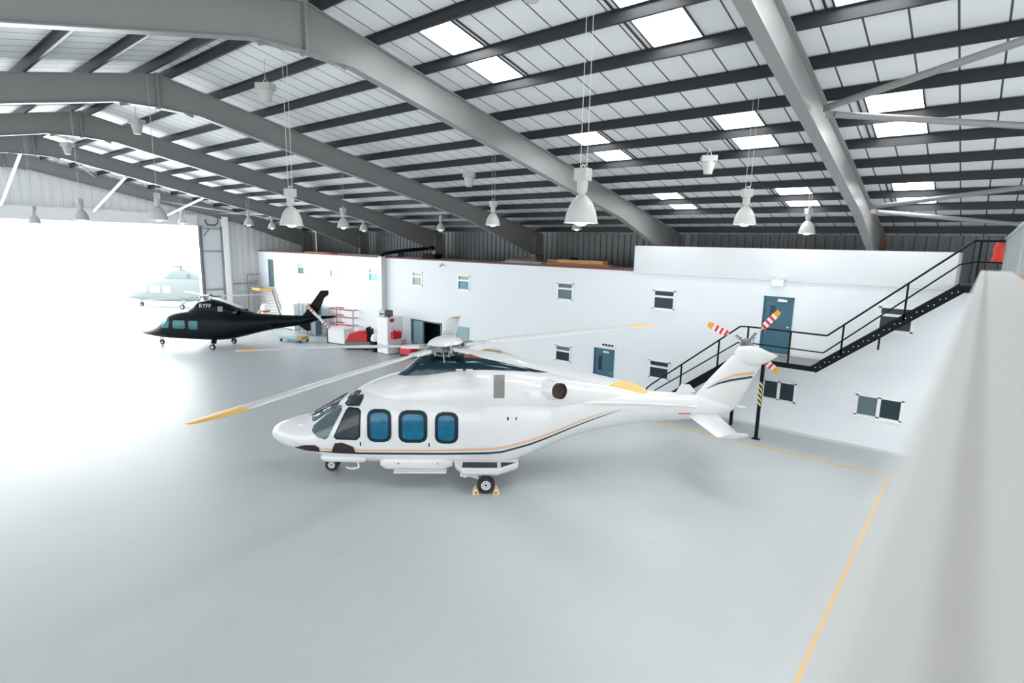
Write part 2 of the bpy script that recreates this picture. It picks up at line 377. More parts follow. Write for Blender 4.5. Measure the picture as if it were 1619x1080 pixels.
# purlins
def purlin(y, label, mid=False):
    zz = zsheet(y); sg = 1 if y > RY else -1
    mb = MB(); xa, xb = GX+.1, XR
    z0 = zz-.225
    # Z section: web + two lips
    mb.box(xa, y-.004, z0, xb, y+.004, zz-.005).box(xa, y, z0, xb, y+.07, z0+.008).box(xa, y-.07, zz-.018, xb, y, zz-.008).box(xa, y+.062, z0, xb, y+.07, z0+.03)
    S(mb.build('purlin', 'purlin_steel'), label, 'purlin')
for k, y in enumerate(PK): purlin(y, 'dark steel roof purlin, %s from the ridge on the office slope' % ORD[k])
for k, y in enumerate(PL): purlin(y, 'dark steel roof purlin, %s from the ridge on the slope away from the office' % ORD[k])
mb = MB().box(GX+.1, 25.15, 7.22, XR, 25.75, 7.40)
S(mb.build('trim_4', 'purlin_steel'), 'dark eaves beam above the ribbed side wall', 'eaves beam')
# round wind-brace tubes near the camera
def brace(p, q, r, label, m_='steel_grey', name='brace_tube'):
    P, Q = Vector(p), Vector(q); d = (Q-P).normalized(); mb = MB(); mb.cyl(P+d*.12, Q-d*.12, r, n=14)
    t = mb.build(name, m_, smooth=True); tag(t, label, 'brace', None, 'structure')
    mb = MB(); mb.bar(P-d*.05, P+d*.2, .012, .14).bar(Q-d*.2, Q+d*.05, .012, .14)
    mb.build('end_plate', m_, t)
def zb(y, o_=.38): return ztop(y)-o_
XA, XN = -2.93, 5.05
for (ya, yb, lb) in ((13.35, 9.4, 'round grey brace tube rising to the top right corner from the nearest rafter'), (13.65, 17.5, 'round grey brace tube crossing below the right-hand rooflights'),
                     (20.45, 17.1, 'round grey brace tube rising to the right from the foot of the nearest rafter'), (20.9, 24.6, 'lowest round grey brace tube, falling to the right in the dark eaves')):
    brace((XA, ya, zb(ya)), (XN, yb, zb(yb)), .065, lb)
for (p, q, lb) in (((-36.05, 6.1, 10.35), (GX+.2, 6.24, 8.05), 'white strut from the farthest rafter to the gable, at the picture edge'),
                   ((-36.05, 10.4, 9.68), (GX+.2, 10.65, 7.95), 'white diagonal strut to the gable, middle one above the open door'),
                   ((-36.05, 14.3, 8.85), (GX+.2, 14.9, 7.95), 'white diagonal strut to the gable, ending beside a lamp')):
    brace(p, q, .07, lb, 'gable', 'gable_strut')
brace((-36.1, 8.0, 10.35), (-43.9, 11.0, 10.0), .045, 'thin grey roof brace near the gable ridge')
brace((-36.1, 18.2, 8.05), (-43.9, 18.3, 8.3), .05, 'thin grey roof brace above the sliding door leaf')
brace((-36.1, 20.5, 7.6), (-43.9, 14.6, 8.9), .05, 'long thin grey roof brace running low across the gable bay')
# tilted splice brackets at the nearest rafter
# ------------------------------------------------------------------ office building
OY = 21.28
OH = 5.52
WIN = [('A', -21.72, -20.85, 'glass_teal', 'glass_olive'), ('B', -15.12, -14.26, 'glass_grey', 'glass_grey'), ('C', -10.27, -9.37, 'dark_glass', 'dark_glass'),
       ('E', -25.5, -24.65, 'glass_olive', 'glass_pale'), ('F', -29.7, -28.82, 'glass_lit_cyan', 'glass_pale'), ('G', -34.1, -33.3, 'glass_pale', 'upvc'),  # F and G: light on the bright panes put into opaque pane colours
       ('H', -38.35, -37.45, 'glass_grey', 'glass_pale'), ('D', -2.43, -1.52, 'dark_glass', 'dark_glass')]
WL = {'A': 'upper office window with a teal lower pane, right of the wall pipe', 'B': 'upper grey office window left of the upper storey box', 'C': 'upper dark office window, left of the staircase landing door',
      'E': 'upper office window with pale olive panes, first right of the wall pipe', 'F': 'upper office window with a bright cyan pane, just left of the wall pipe',
      'G': 'upper office window with washed-out pale panes', 'H': 'upper office window with a small grey pane, nearest the far corner door', 'D': 'upper dark office window behind the upper stair flight'}
holes = []
for k, x0, x1, a, b_ in WIN: holes.append((x0, x1, 4.02, 4.80))
LOW = [(-15.1, -14.26, 1.12, 1.87), (-10.27, -9.39, 1.12, 1.88), (-5.72, -4.62, 1.13, 1.84), (-2.74, -1.47, 1.13, 1.84)]
holes += LOW
holes += [(-5.98, -4.97, 2.83, 4.87), (-12.98, -11.95, 0, 2.03), (-25.65, -23.0, 0, 2.02), (-21.85, -20.84, 0, 2.02), (-42.73, -41.92, 2.82, 4.93)]
def holed_wall(x0, x1, z0, z1, y0, y1, holes):
    xs = sorted(set([x0, x1]+[v for h in holes for v in h[:2]])); mb = MB()
    for a, b_ in zip(xs, xs[1:]):
        hs = sorted([(h[2], h[3]) for h in holes if h[0] <= a and h[1] >= b_]); z = z0
        for h0, h1 in hs+[(z1, z1)]:
            if h0-z > 1e-4: mb.box(a, y0, z, b_, y1, h0)
            z = h1
    return mb
S(holed_wall(GX, XR, 0, OH, OY, OY+.16, holes).build('wall_office', 'office_white'), 'long white two-storey office wall facing the hangar', 'wall')
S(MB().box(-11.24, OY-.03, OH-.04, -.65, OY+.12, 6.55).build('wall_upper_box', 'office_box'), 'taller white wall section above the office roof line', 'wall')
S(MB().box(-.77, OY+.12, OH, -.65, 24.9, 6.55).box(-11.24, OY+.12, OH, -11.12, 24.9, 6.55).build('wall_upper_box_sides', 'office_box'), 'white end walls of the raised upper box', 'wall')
S(MB().box(GX+.05, OY+.16, OH-.14, XR, 24.95, OH-.02).build('floor_office_roof', 'panel_grey'), 'flat office roof deck behind the parapet edge', 'roof deck')
mb = MB().box(GX+.02, OY-.04, OH-.02, -28.35, OY+.2, OH+.05).box(-27.9, OY-.04, OH-.02, -11.26, OY+.2, OH+.05)
S(mb.build('trim_5', 'rust_red'), 'thin reddish-brown edging along the office roof', 'roof edging')
S(MB().box(-11.2, OY-.045, OH-.12, -.7, OY-.02, OH-.095).build('trim_6', 'panel_grey'), 'thin seam line across the white wall below the upper box', 'seam trim')
S(MB().box(GX, OY-.015, 0, -25.7, OY, .1).box(-23, OY-.015, 0, -21.9, OY, .1).box(-20.8, OY-.015, 0, -13, OY, .1).box(-11.9, OY-.015, 0, XR, OY, .1).build('baseboard_office', 'panel_grey'), 'low grey skirting along the foot of the office wall', 'skirting')
wn = 1
def window(x0, x1, z0, z1, glass_lo, glass_hi, label, split=None, vertical=False):
    global wn
    root = empty('window_%d' % wn, ((x0+x1)/2, OY, z0), kind='structure', label=label, cat='window'); wn += 1
    w, h = (x1-x0)/2, z1-z0; fr = .045; mb = MB(); y0, y1 = -.025, .09
    mb.box(-w-.03, y0, -.03, w+.03, y1, fr).box(-w-.03, y0, h-fr, w+.03, y1, h+.03).box(-w-.03, y0, 0, -w+fr, y1, h).box(w-fr, y0, 0, w+.03, y1, h)
    if vertical:
        mb.box(-.05, y0, 0, .05, y1, h)
        mb.build('window_frame', 'upvc', root)
        MB().box(-w+fr, .03, fr, -.05, .045, h-fr).build('pane', glass_lo, root); MB().box(.05, .03, fr, w-fr, .045, h-fr).build('pane', glass_hi, root)
    else:
        s_ = h*.66
        mb.box(-w, y0-.01, s_-.04, w, y1, s_+.04)
        mb.build('window_frame', 'upvc', root)
        MB().box(-w+fr, .03, fr, w-fr, .045, s_-.04).build('pane', glass_lo, root); MB().box(-w+fr, .03, s_+.04, w-fr, .045, h-fr).build('pane', glass_hi, root)
    MB().box(-w-.05, -.06, -.055, w+.05, .02, -.03).build('window_sill', 'upvc', root)
    return root
for k, x0, x1, a, b_ in WIN: window(x0, x1, 4.02, 4.80, a, b_, WL[k])
window(*LOW[0], 'dark_glass', 'glass_grey', 'lower dark office window left of the ground-floor door')
window(*LOW[1], 'dark_glass', 'dark_glass', 'lower dark office window crossed by the foot of the stair handrail')
window(*LOW[2], 'dark_glass', 'dark_glass', 'lower pair of dark panes behind the striped stair post', vertical=True)
window(*LOW[3], 'glass_grey', 'dark_glass', 'lower pair of grey panes at the right end of the office wall', vertical=True)
def door(n, x0, x1, z0, z1, m_, label, vision=True, closer=True, split=0):
    root = empty('door_%d' % n, ((x0+x1)/2, OY, z0), kind='structure', label=label, cat='door')
    w, h = (x1-x0)/2, z1-z0
    MB().box(-w, -.02, 0, -w+.05, .1, h).box(w-.05, -.02, 0, w, .1, h).box(-w, -.02, h-.05, w, .1, h).build('door_frame', m_, root)
    MB().box(-w+.05, .01, .01, w-.05, .06, h-.05).build('door_leaf', m_, root)
    if vision:
        x = -w*.35 if vision == 1 else w*.1
        MB().box(x-.09, .0, h*.52, x+.09, .02, h*.84).build('vision_panel', 'dark_glass', root)
        MB().box(x+.18, .0, h*.55, x+.36, .012, h*.8).build('vent_panel', m_, root) if vision == 2 else None
    if closer: MB().box(-.02, -.08, h-.17, .3, .02, h-.1).bar((.0, -.06, h-.08), (.25, -.05, h-.1), .03, .02).build('door_closer', 'mech_light', root)
    MB().box(w-.16, -.03, h*.47, w-.08, .02, h*.49).cyl((w-.12, .02, h*.48), (w-.12, -.05, h*.48), .02).build('door_handle', 'mech_light', root)
    MB().box(-w+.06, -.005, .03, w-.06, .015, .3).build('kick_plate', 'mech_light' if n == 3 else m_, root)
    return root
door(2, -5.98, -4.97, 2.83, 4.87, 'teal_door', 'dark teal office door on the stair landing', 1)
door(3, -12.98, -11.95, .0, 2.03, 'teal_door', 'dark teal ground-floor office door below a small sign', 1)
door(4, -21.85, -20.84, 0, 2.02, 'teal_pale', 'pale teal ground-floor door seen past the rotor hub', 0, False)
door(5, -42.73, -41.92, 2.82, 4.93, 'glass_grey', 'grey upper door at the far end of the office wall', 0, False)
root = empty('door_6', (-24.3, OY, 0), kind='structure', label='wide dark doorway with a pale teal sliding leaf, left of the rotor hub', cat='door')
MB().box(-1.35, -.02, 0, -1.2, .12, 2.02).box(1.2, -.02, 0, 1.32, .12, 2.02).box(-1.35, -.02, 1.95, 1.32, .12, 2.02).build('door_frame', 'teal_door', root)
MB().box(-1.15, .0, 0, -.3, .06, 1.95).build('sliding_leaf', 'teal_pale', root)
MB().box(-.3, -.01, 0, -.22, .08, 1.95).build('leaf_stile', 'teal_door', root)
S(MB().box(-25.8, 22.4, 0, -22.6, 22.5, 2.3).box(-25.8, OY+.17, 2.3, -22.6, 22.5, 2.4).build('wall_doorway_inside', 'black'), 'dark room behind the wide doorway', 'wall')  # darkness of the room put into black backing panels
# wall pipe and its dark arm
mb = MB().box(-28.32, OY-.34, 0, -27.95, OY-.01, OH+.08)
tag(mb.build('wall_pipe', 'panel_grey', bevel=.04), 'tall pale grey boxed pipe standing against the white office wall', 'pipe', None, 'structure')
mb = MB().tube([(-28.1, OY-.1, 5.75), (-27.9, 22.6, 5.95), (-27.8, 25.0, 6.15)], .11, n=12).cyl((-28.13, OY-.17, 5.55), (-28.13, OY-.17, 5.8), .15)
tag(mb.build('drain_arm', 'black_steel', smooth=True), 'dark pipe arm running from the wall pipe back to a steel column', 'pipe')
# signs and emergency lights
t = empty('door_sign', (-12.27, OY-.002, 2.12), label='small white sign with dark pictograms above the ground-floor teal door', cat='sign')
MB().box(-.38, -.02, 0, .38, 0, .17).build('sign_board', 'upvc', t)
mb = MB()
for i in range(4): mb.box(-.3+i*.15, -.024, .04, -.19+i*.15, -.019, .13)
mb.build('pictogram', 'black_steel', t)
t = empty('emergency_light', (-5.55, OY-.03, 5.24), label='white twin-spot emergency light high above the landing door', cat='emergency light')
MB().box(-.2, -.1, 0, .2, 0, .22).build('housing', 'upvc', t, bevel=.01)
for sx_ in (-.17, .17):
    MB().cyl((sx_, -.04, .22), (sx_, -.06, .30), .02).lathe([(.0, 0), (.05, .02), (.075, .1), (.07, .12), (0, .12)], (sx_, 0, .34), (0, -1, -.3), n=12).build('spot_head', 'upvc', t, smooth=True)
t = tag(MB().box(-11.65, OY-.05, 2.08, -11.5, OY, 2.2).build('wall_light', 'upvc', bevel=.01), 'tiny round white light right of the door sign', 'wall light')
t = empty('wall_camera', (-22.95, OY-.02, 5.25), label='small white camera fixed under the office roof edge', cat='camera')
MB().box(-.04, -.06, 0, .04, 0, .12).build('mount', 'lamp_shell', t); MB().cyl((0, -.05, .03), (.06, -.22, -.04), .045).build('camera_body', 'lamp_shell', t)
# things stored on the office roof
def plank(x, y, z, L, w, h, rz, m_, label, group, name='plank'):
    z += .002
    t = MB().box(-L/2, -w/2, 0, L/2, w/2, h).build(name, m_); t.location = (x, y, z); t.rotation_euler = (0, 0, R(rz)); tag(t, label, 'board', group)
plank(-14.7, 22.3, 5.50, 3.4, .5, .16, 2, 'wood', 'long brown board lying on the office roof against the upper box', 'boards on the office roof')
plank(-14.5, 22.3, 5.665, 2.6, .4, .16, -3, 'wood_orange', 'orange board lying on top of the brown board on the office roof', 'boards on the office roof')
plank(-15.6, 23.4, 5.50, 3.0, .5, .28, 4, 'wood_orange', 'thick orange-brown timber on the office roof behind the boards', 'boards on the office roof')
plank(-17.9, 22.3, 5.50, 2.4, .5, .16, -2, 'teal_pale', 'pale teal flat panel on the office roof left of the timber', 'boards on the office roof')
plank(-18.6, 23.2, 5.50, 1.9, .6, .22, 0, 'grille', 'grey low box section on the office roof near a column foot', 'boards on the office roof')
plank(-18.3, 23.1, 5.725, 1.1, .4, .13, 6, 'rust_red', 'dark red short board on the grey box section', 'boards on the office roof')
plank(-22.5, 21.85, 5.50, 6.0, .3, .07, 0, 'rust_red', 'long dark red rail lying at the office roof edge', 'boards on the office roof')
plank(-31.5, 22.2, 5.50, 5.0, .5, .12, 1, 'grille', 'grey flat bundle on the office roof left of the wall pipe', 'boards on the office roof')
plank(-36.4, 22.0, 5.50, 3.5, .5, .14, -1, 'wood', 'brown board on the far end of the office roof', 'boards on the office roof')
t = MB().lathe([(.1, -.06), (.22, -.06), (.22, .06), (.1, .06), (.1, -.06)], (0, 0, .06), n=20).build('hose_coil', 'black_steel', smooth=True); t.location = (-15.7, 23.4, 5.785); tag(t, 'small black coil on top of the orange timber on the office roof', 'hose coil')
for i, (x, c, lb) in enumerate(((-30.2, 'teal_door', 'dark blue bundle behind the office roof edge by a column'), (-26.6, 'black_steel', 'black crate on the office roof right of the pipe arm'))):
    t = MB().box(-.6, -.3, 0, .6, .3, .28).build('roof_crate', c, bevel=.04); t.location = (x, 23.8, 5.50); tag(t, lb, 'crate')

# ------------------------------------------------------------------ black steel staircase
st = empty('staircase', (-5.0, 20.5, 0), label='black steel two-flight staircase with handrails along the office wall', cat='staircase')
def sl(x, y, z): return (x+5.0, y-20.5, z)
YA, YB = 19.82, 21.0
ZP = 2.80
mb = MB(); mb.box(*sl(-6.25, YA, ZP-.16), *sl(-3.8, OY-.02, ZP)); mb.build('landing', 'black_steel', st)
mb = MB(); mb.box(*sl(-6.2, YA+.05, ZP), *sl(-3.8, OY-.05, ZP+.01)); mb.build('landing_tread', 'grille', st)
def flight(x0, z0, x1, z1, nstep):
    for yy in (YA, YB):
        mb = MB(); mb.bar(sl(x0, yy, z0), sl(x1, yy, z1), .05, .26); mb.build('stringer', 'black_steel', st)
    for i in range(nstep):
        t_ = (i+.5)/nstep; x, z = x0+(x1-x0)*t_, z0+(z1-z0)*t_
        mb = MB(); mb.box(*sl(x-.13, YA+.02, z+.02), *sl(x+.13, YB-.02, z+.05)); mb.build('step', 'black_steel', st)
flight(-6.25, 2.72, -9.65, 0.1, 13)
flight(-3.85, 2.72, -.45, 5.55, 14)
mb = MB(); mb.box(*sl(-.5, YA, 5.45), *sl(3.2, OY-.02, 5.62)); mb.build('upper_landing', 'black_steel', st)
# bolts on the upper stringer
for i in range(14):
    t_ = (i+.5)/14; x, z = -3.85+3.4*t_, 2.72+2.83*t_
    for dz in (-.06, .07): MB().cyl(sl(x+dz, YA-.024, z+dz*.3), sl(x+dz, YA-.036, z+dz*.3), .016, n=6).build('bolt', 'mech_light', st)
rail_t = [(-9.62, YA, .5), (-9.62, YA, 1.02), (-9.45, YA, 1.2), (-6.26, YA, 3.86), (-6.0, YA, 3.88), (-3.57, YA, 3.86), (-.32, YA, 6.86), (3.2, YA, 6.86)]
rail_m = [(-9.62, YA, .55), (-9.3, YA, .98), (-6.3, YA, 3.28), (-5.9, YA, 3.32), (-3.62, YA, 3.30), (-.55, YA, 6.22), (-.2, YA, 6.30), (3.2, YA, 6.30)]
MB().tube([sl(*p) for p in rail_t], .028).build('handrail', 'black_steel', st, smooth=True)
MB().tube([sl(*p) for p in rail_m], .022).build('mid_rail', 'black_steel', st, smooth=True)
for x, z0, z1 in ((-8.26, 1.15, 2.2), (-6.94, 2.2, 3.3), (-5.98, ZP, 3.88), (-4.63, ZP-.1, 3.88), (-3.14, 3.3, 4.26), (-1.65, 4.55, 5.63), (-.17, 5.6, 6.86), (1.6, 5.6, 6.86)):
    MB().box(*sl(x-.025, YA-.025, z0), *sl(x+.025, YA+.025, z1)).build('baluster_post', 'black_steel', st)
MB().box(*sl(-5.42, 19.72, 0), *sl(-5.32, 19.82, ZP-.1)).build('support_post', 'black_steel', st)
MB().box(*sl(-5.5, 19.66, 0), *sl(-5.24, 19.88, .015)).build('base_plate', 'black_steel', st)
MB().box(*sl(-5.425, 19.715, 1.2), *sl(-5.315, 19.825, 2.05)).build('hazard_tape', 'hazard', st)
MB().box(*sl(-6.62, 20.68, 0), *sl(-6.52, 20.78, ZP-.35)).build('support_post', 'black_steel', st)
MB().box(*sl(-2.2, YA-.02, 3.6), *sl(-2.15, YA+.02, 3.95)).build('bracket', 'black_steel', st)

# ------------------------------------------------------------------ camera-side parapet and mezzanine edge
hcap = .10; zc = CAM_H-hcap
cap = empty('wall_parapet', (0, 2.2, 0), kind='structure', label='white parapet ledge blurred along the right edge beside the camera', cat='parapet')
prof = [(-.0225, zc-.05), (-.0225, zc-.006), (-.0185, zc), (.0035, zc), (.005, zc-.010), (.0075, zc-.010), (.009, zc), (.128, zc), (.134, zc-.006), (.134, zc-.05)]
mb = MB(); mb.prism([(x, -2.7, z) for x, z in prof], (0, 5.2, 0)); mb.build('parapet_cap', 'cap_white', cap)
MB().box(-.01, -2.7, 0, .12, 2.5, zc-.05).build('parapet_wall', 'cap_white', cap)
t = MB().box(.15, 2.4, 0, .9, 4.7, zc-.02).build('wooden_board', 'wood_orange'); tag(t, 'orange wooden board face just past the end of the white parapet', 'board')
fn = empty('galvanised_screen', (.41, 14, 0), label='row of pale galvanised sheet uprights beyond the parapet at the right edge', cat='screen')
for i in range(16):
    y = -4.1+i*.6
    MB().cyl((-.03, y+.2, 5.4), (-.03, y+.2, 6.90), .07, n=14).lathe([(.07, 0), (.10, .01), (.09, .05), (0, .07)], (-.03, y+.2, 6.89), n=14).build('upright', 'galv', fn, smooth=True)
MB().box(.04, -4.3, 5.5, .07, 5.3, 5.6).box(.04, -4.3, 6.6, .07, 5.3, 6.68).build('backing_rail', 'steel_grey', fn)
S(MB().box(.34, 9.3, 0, .9, 19.75, 5.4).build('wall_mezzanine', 'cap_white'), 'white mezzanine edge wall under the galvanised screen', 'wall')
t = empty('orange_jacket', (.22, 20.4, 6.86), label='orange-red jacket hanging on the dark rail at the top of the stairs', cat='jacket')
mb = MB(); rings = []
for z, w, d_ in ((0, .04, .03), (-.05, .09, .06), (-.2, .12, .07), (-.38, .10, .06), (-.56, .15, .07), (-.58, .13, .05)):
    rings.append([(math.cos(a)*w*(1+.12*math.sin(5*a)), math.sin(a)*d_, z) for a in [2*math.pi*i/20 for i in range(20)]])
mb.loft(rings); mb.build('jacket_body', 'red_orange', t, smooth=True)
MB().tube([(0, 0, 0), (0, 0, .06)], .01).build('hook', 'black_steel', t)

# ------------------------------------------------------------------ floor markings
def mark(x0, y0, x1, y1, label):
    tag(MB().box(x0, y0, 0, x1, y1, .004).build('floor_line', 'yellow'), label, 'floor line', None, 'structure')
mark(-20.5, 19.05, -1.4, 19.13, 'orange floor line running under the stair beside the office')
mark(-1.45, 4.0, -1.37, 19.05, 'orange floor line running past the parapet at the lower right')
mark(-24.6, 19.05, -23.0, 19.13, 'short orange floor dash near the tall white cabinet')
mark(-27.0, 18.03, -25.3, 18.11, 'short orange floor dash in front of the tall white cabinet')

# ------------------------------------------------------------------ high-bay lamps
def lamp_parts(root, H, scale=1.0):
    s_ = scale
    prof = [(.245, 0), (.25, .0), (.243, .05), (.225, .14), (.19, .24), (.14, .33), (.085, .39), (.055, .41)]
    prof = [(a*s_, b_*s_) for a, b_ in prof]
    mb = MB().lathe(prof, n=32).lathe([(a-.006, b_+.002) for a, b_ in prof], n=32).lathe([(.238*s_, 0), (.262*s_, -.004), (.262*s_, .006), (.238*s_, .01)], n=32)
    mb.build('lamp_shade', 'lamp_shell', root, smooth=True)
    MB().lathe([(0, -.045), (.06, -.035), (.10, .0), (.10, .05), (.06, .13), (.03, .2)], n=16).build('bulb', 'bulb', root, smooth=True)
    mb = MB().cyl((0, 0, .40), (0, 0, .46), .05, n=12).cyl((0, 0, .45), (0, 0, .66), .075, .09, n=16)
    mb.box(-.105, -.085, .62, .105, .085, .80)
    mb.build('gear_box', 'lamp_body', root)
    MB().tube([(-.05, 0, .80), (-.01, 0, .86), (.06, 0, .8)], .008).tube([(.06, 0, .86), (.02, 0, .84)], .008).build('hook', 'mech_light', root)
    MB().tube([(-.05, 0, .82), (-.05, 0, H)], .0045, n=5).tube([(.065, 0, .82), (.065, 0, H)], .0045, n=5).build('suspension_wire', 'wire', root)
LAMPS = [(-4.79, 7.29, 6.84, 'largest domed high bay lamp, hanging nearest the camera above the white helicopter tail'),
 (-12.11, 6.62, 6.81, 'domed high bay lamp hanging left of centre above the tall white cabinet'),
 (-4.42, 13.6, 7.07, 'domed high bay lamp hanging left of the nearest rafter foot'),
 (-4.6, 20.3, 7.05, 'smaller domed lamp hanging in front of the brown ribbed wall'),
 (-13.14, 14.53, 7.13, 'domed high bay lamp hanging over the middle of the office roof'),
 (-20.64, 13.57, 7.02, 'small domed lamp above the wall pipe, with another one behind it'),
 (-23.79, 21.94, 7.19, 'small domed lamp hanging in front of a column foot right of the wall pipe'),
 (-15.33, 23.0, 7.26, 'small domed lamp half hidden behind the largest lamp'),
 (-19.5, 6.36, 6.99, 'domed lamp shining over the right half of the open hangar door'),
 (-27.54, 6.27, 7.07, 'domed lamp against the header of the open hangar door, left part'),
 (-35.0, 6.1, 6.98, 'tiny domed lamp farthest left above the open door'),
 (-40.2, 14.44, 7.37, 'tiny grey domed lamp against the door header near the white strut'),
 (-31.5, 14.7, 7.22, 'small domed lamp in front of the gable wall right of the sliding leaf'),
 (-36.37, 18.5, 7.18, 'smallest domed lamp above the far corner of the office'),
 (-29.2, 20.6, 7.12, 'small domed lamp tucked right behind another above the office roof')]
def attach_z(y): return zsheet(y)+.01
for i, (x, y, z, lb) in enumerate(LAMPS):
    t = empty('high_bay_lamp', (x, y, z), R(20*i), label=lb, cat='lamp', group='domed high bay lamps hanging from the roof')
    lamp_parts(t, attach_z(y)-z)
# unlit ballast housings close under the roof
UN = [(-15.3, 7.8, 10.42, 'grey tapered roof fitting hanging just below the big apex at upper left'), (-23.6, 7.25, 10.40, 'grey tapered roof fitting, second from the ridge line row'),
      (-31.9, 7.0, 10.36, 'grey tapered roof fitting farthest along the ridge'), (-15.1, 15.35, 8.92, 'grey tapered roof fitting in mid slope over the office'),
      (-6.35, 16.05, 8.92, 'grey tapered roof fitting left of the nearest rafter'), (-5.87, 7.3, 10.54, 'grey roof fitting cut by the top edge of the picture')]
for x, y, z, lb in UN:
    t = empty('roof_sensor_fitting', (x, y, z-.35), R(30), label=lb, cat='roof fitting', group='tapered fittings under the roof')
    MB().box(-.21, -.17, .34, .21, .17, .5).lathe([(0, .34), (.19, .34), (.17, .24), (.12, .05), (.12, .0), (0, 0)], n=16).build('housing', 'lamp_body', t, bevel=.01)
    MB().tube([(0, 0, attach_z(y)-z+.35), (0, 0, .66), (-.08, 0, .5)], .009).tube([(0, 0, .66), (.08, 0, .5)], .009).build('hanger', 'mech_light', t)

# ------------------------------------------------------------------ lofted aircraft bodies
def lerp_st(st_, s):
    # smooth interpolation of station tuples (s, ...)
    n = len(st_)
    if s <= st_[0][0]: return st_[0][1:]
    if s >= st_[-1][0]: return st_[-1][1:]
    for k in range(n-1):
        if st_[k][0] <= s <= st_[k+1][0]: break
    a, b_ = st_[k], st_[k+1]; h = b_[0]-a[0]; t = (s-a[0])/h; out = []
    for j in range(1, len(a)):
        d = (b_[j]-a[j])/h
        dp = (a[j]-st_[k-1][j])/(a[0]-st_[k-1][0]) if k > 0 else d
        dn = (st_[k+2][j]-b_[j])/(st_[k+2][0]-b_[0]) if k < n-2 else d
        m0 = 0 if dp*d <= 0 else 2*dp*d/(dp+d); m1 = 0 if dn*d <= 0 else 2*dn*d/(dn+d)
        if k == 0: m0 = d*1.3
        if k == n-2: m1 = d
        t2, t3 = t*t, t*t*t
        out.append((2*t3-3*t2+1)*a[j]+(t3-2*t2+t)*h*m0+(-2*t3+3*t2)*b_[j]+(t3-t2)*h*m1)
    return out
class Body:      # stations: (s, zbottom, ztop, half width, z of widest, exponent)
    def __init__(s_, st_): s_.st = st_
    def at(s_, s): return lerp_st(s_.st, s)
    def side(s_, s, z):
        zb_, zt, hw, zw, n = s_.at(s); t = (z-zw)/(zt-zw) if z > zw else (zw-z)/(zw-zb_); t = min(.995, abs(t))
        return hw*(1-t**n)**(1/n)
    def top(s_, s, y):
        zb_, zt, hw, zw, n = s_.at(s); t = min(.995, abs(y)/hw); return zw+(zt-zw)*(1-t**n)**(1/n)
    def mesh(s_, N=70, K=40):
        s0, s1 = s_.st[0][0], s_.st[-1][0]; rings = []
        ss = sorted(set([s0+(s1-s0)*i/N for i in range(N+1)]+[q[0] for q in s_.st]+[s0+.02, s0+.05, s0+.1]))
        for s in ss:
            zb_, zt, hw, zw, n = s_.at(s); r_ = []
            for i in range(K):
                a = 2*math.pi*i/K; c, sn = math.cos(a), math.sin(a)
                y = hw*math.copysign(abs(c)**(2/n), c); hz = (zt-zw) if sn > 0 else (zw-zb_)
                r_.append((s, y, zw+hz*math.copysign(abs(sn)**(2/n), sn)))
            rings.append(r_)
        return MB().loft(rings)
    def side_patch(s_, poly, off=.012, side=-1, nu=12, nv=24, rim=.03):
        # poly: convex polygon in (s,z); draped on the body side (side=-1 is the port side)
        z0, z1 = min(p[1] for p in poly), max(p[1] for p in poly); rows = []
        for j in range(nv+1):
            z = z0+(z1-z0)*min(.9995, max(.0005, j/nv)); xs = []
            for (a, b_) in zip(poly, poly[1:]+poly[:1]):
                if (a[1]-z)*(b_[1]-z) < 0: xs.append(a[0]+(z-a[1])/(b_[1]-a[1])*(b_[0]-a[0]))
            if len(xs) < 2: continue
            x0, x1 = min(xs), max(xs); rows.append([(x0+(x1-x0)*i/nu, z) for i in range(nu+1)])
        mb = MB(); vs = [(x, side*(s_.side(x, z)+off), z) for r_ in rows for x, z in r_]; w = nu+1
        fs = [(j*w+i, j*w+i+1, (j+1)*w+i+1, (j+1)*w+i) for j in range(len(rows)-1) for i in range(nu)]
        mb.add(vs, fs)
        nr = len(rows); loop = [(0, i) for i in range(w)]+[(j, nu) for j in range(nr)]+[(nr-1, i) for i in range(nu, -1, -1)]+[(j, 0) for j in range(nr-1, -1, -1)]
        pts = [vs[j*w+i] for j, i in loop]; inn = [(x, y-side*(off+rim), z) for x, y, z in pts]; L = len(pts)
        mb.add(pts+inn, [(i, (i+1) % L, L+(i+1) % L, L+i) for i in range(L)])
        return mb
    def top_patch(s_, poly, off=.012, n=10):
        x0, x1 = min(p[0] for p in poly), max(p[0] for p in poly); rows = []
        for j in range(n+1):
            x = x0+(x1-x0)*min(.9995, max(.0005, j/n)); ys = []
            for (a, b_) in zip(poly, poly[1:]+poly[:1]):
                if (a[0]-x)*(b_[0]-x) < 0: ys.append(a[1]+(x-a[0])/(b_[0]-a[0])*(b_[1]-a[1]))
            if len(ys) >= 2: rows.append([(x, min(ys)+(max(ys)-min(ys))*i/8) for i in range(9)])
        vs = [(x, y, s_.top(x, y)+off) for r_ in rows for x, y in r_]
        return MB().add(vs, [(j*9+i, j*9+i+1, (j+1)*9+i+1, (j+1)*9+i) for j in range(len(rows)-1) for i in range(8)])
    def stripe(s_, pts, w0, off=.007, side=-1, sub=10):
        # pts: (s,z,width)
        P = []
        for a, b_ in zip(pts, pts[1:]):
            for i in range(sub): t = i/sub; P.append([a[j]+(b_[j]-a[j])*t for j in range(3)])
        P.append(list(pts[-1])); vs = []
        for x, z, w in P:
            for dz in (-.5, 0, .5): zz = z+dz*w*w0; vs.append((x, side*(s_.side(x, zz)+off), zz))
        return MB().add(vs, [(k*3+i, k*3+i+1, (k+1)*3+i+1, (k+1)*3+i) for k in range(len(P)-1) for i in (0, 1)])
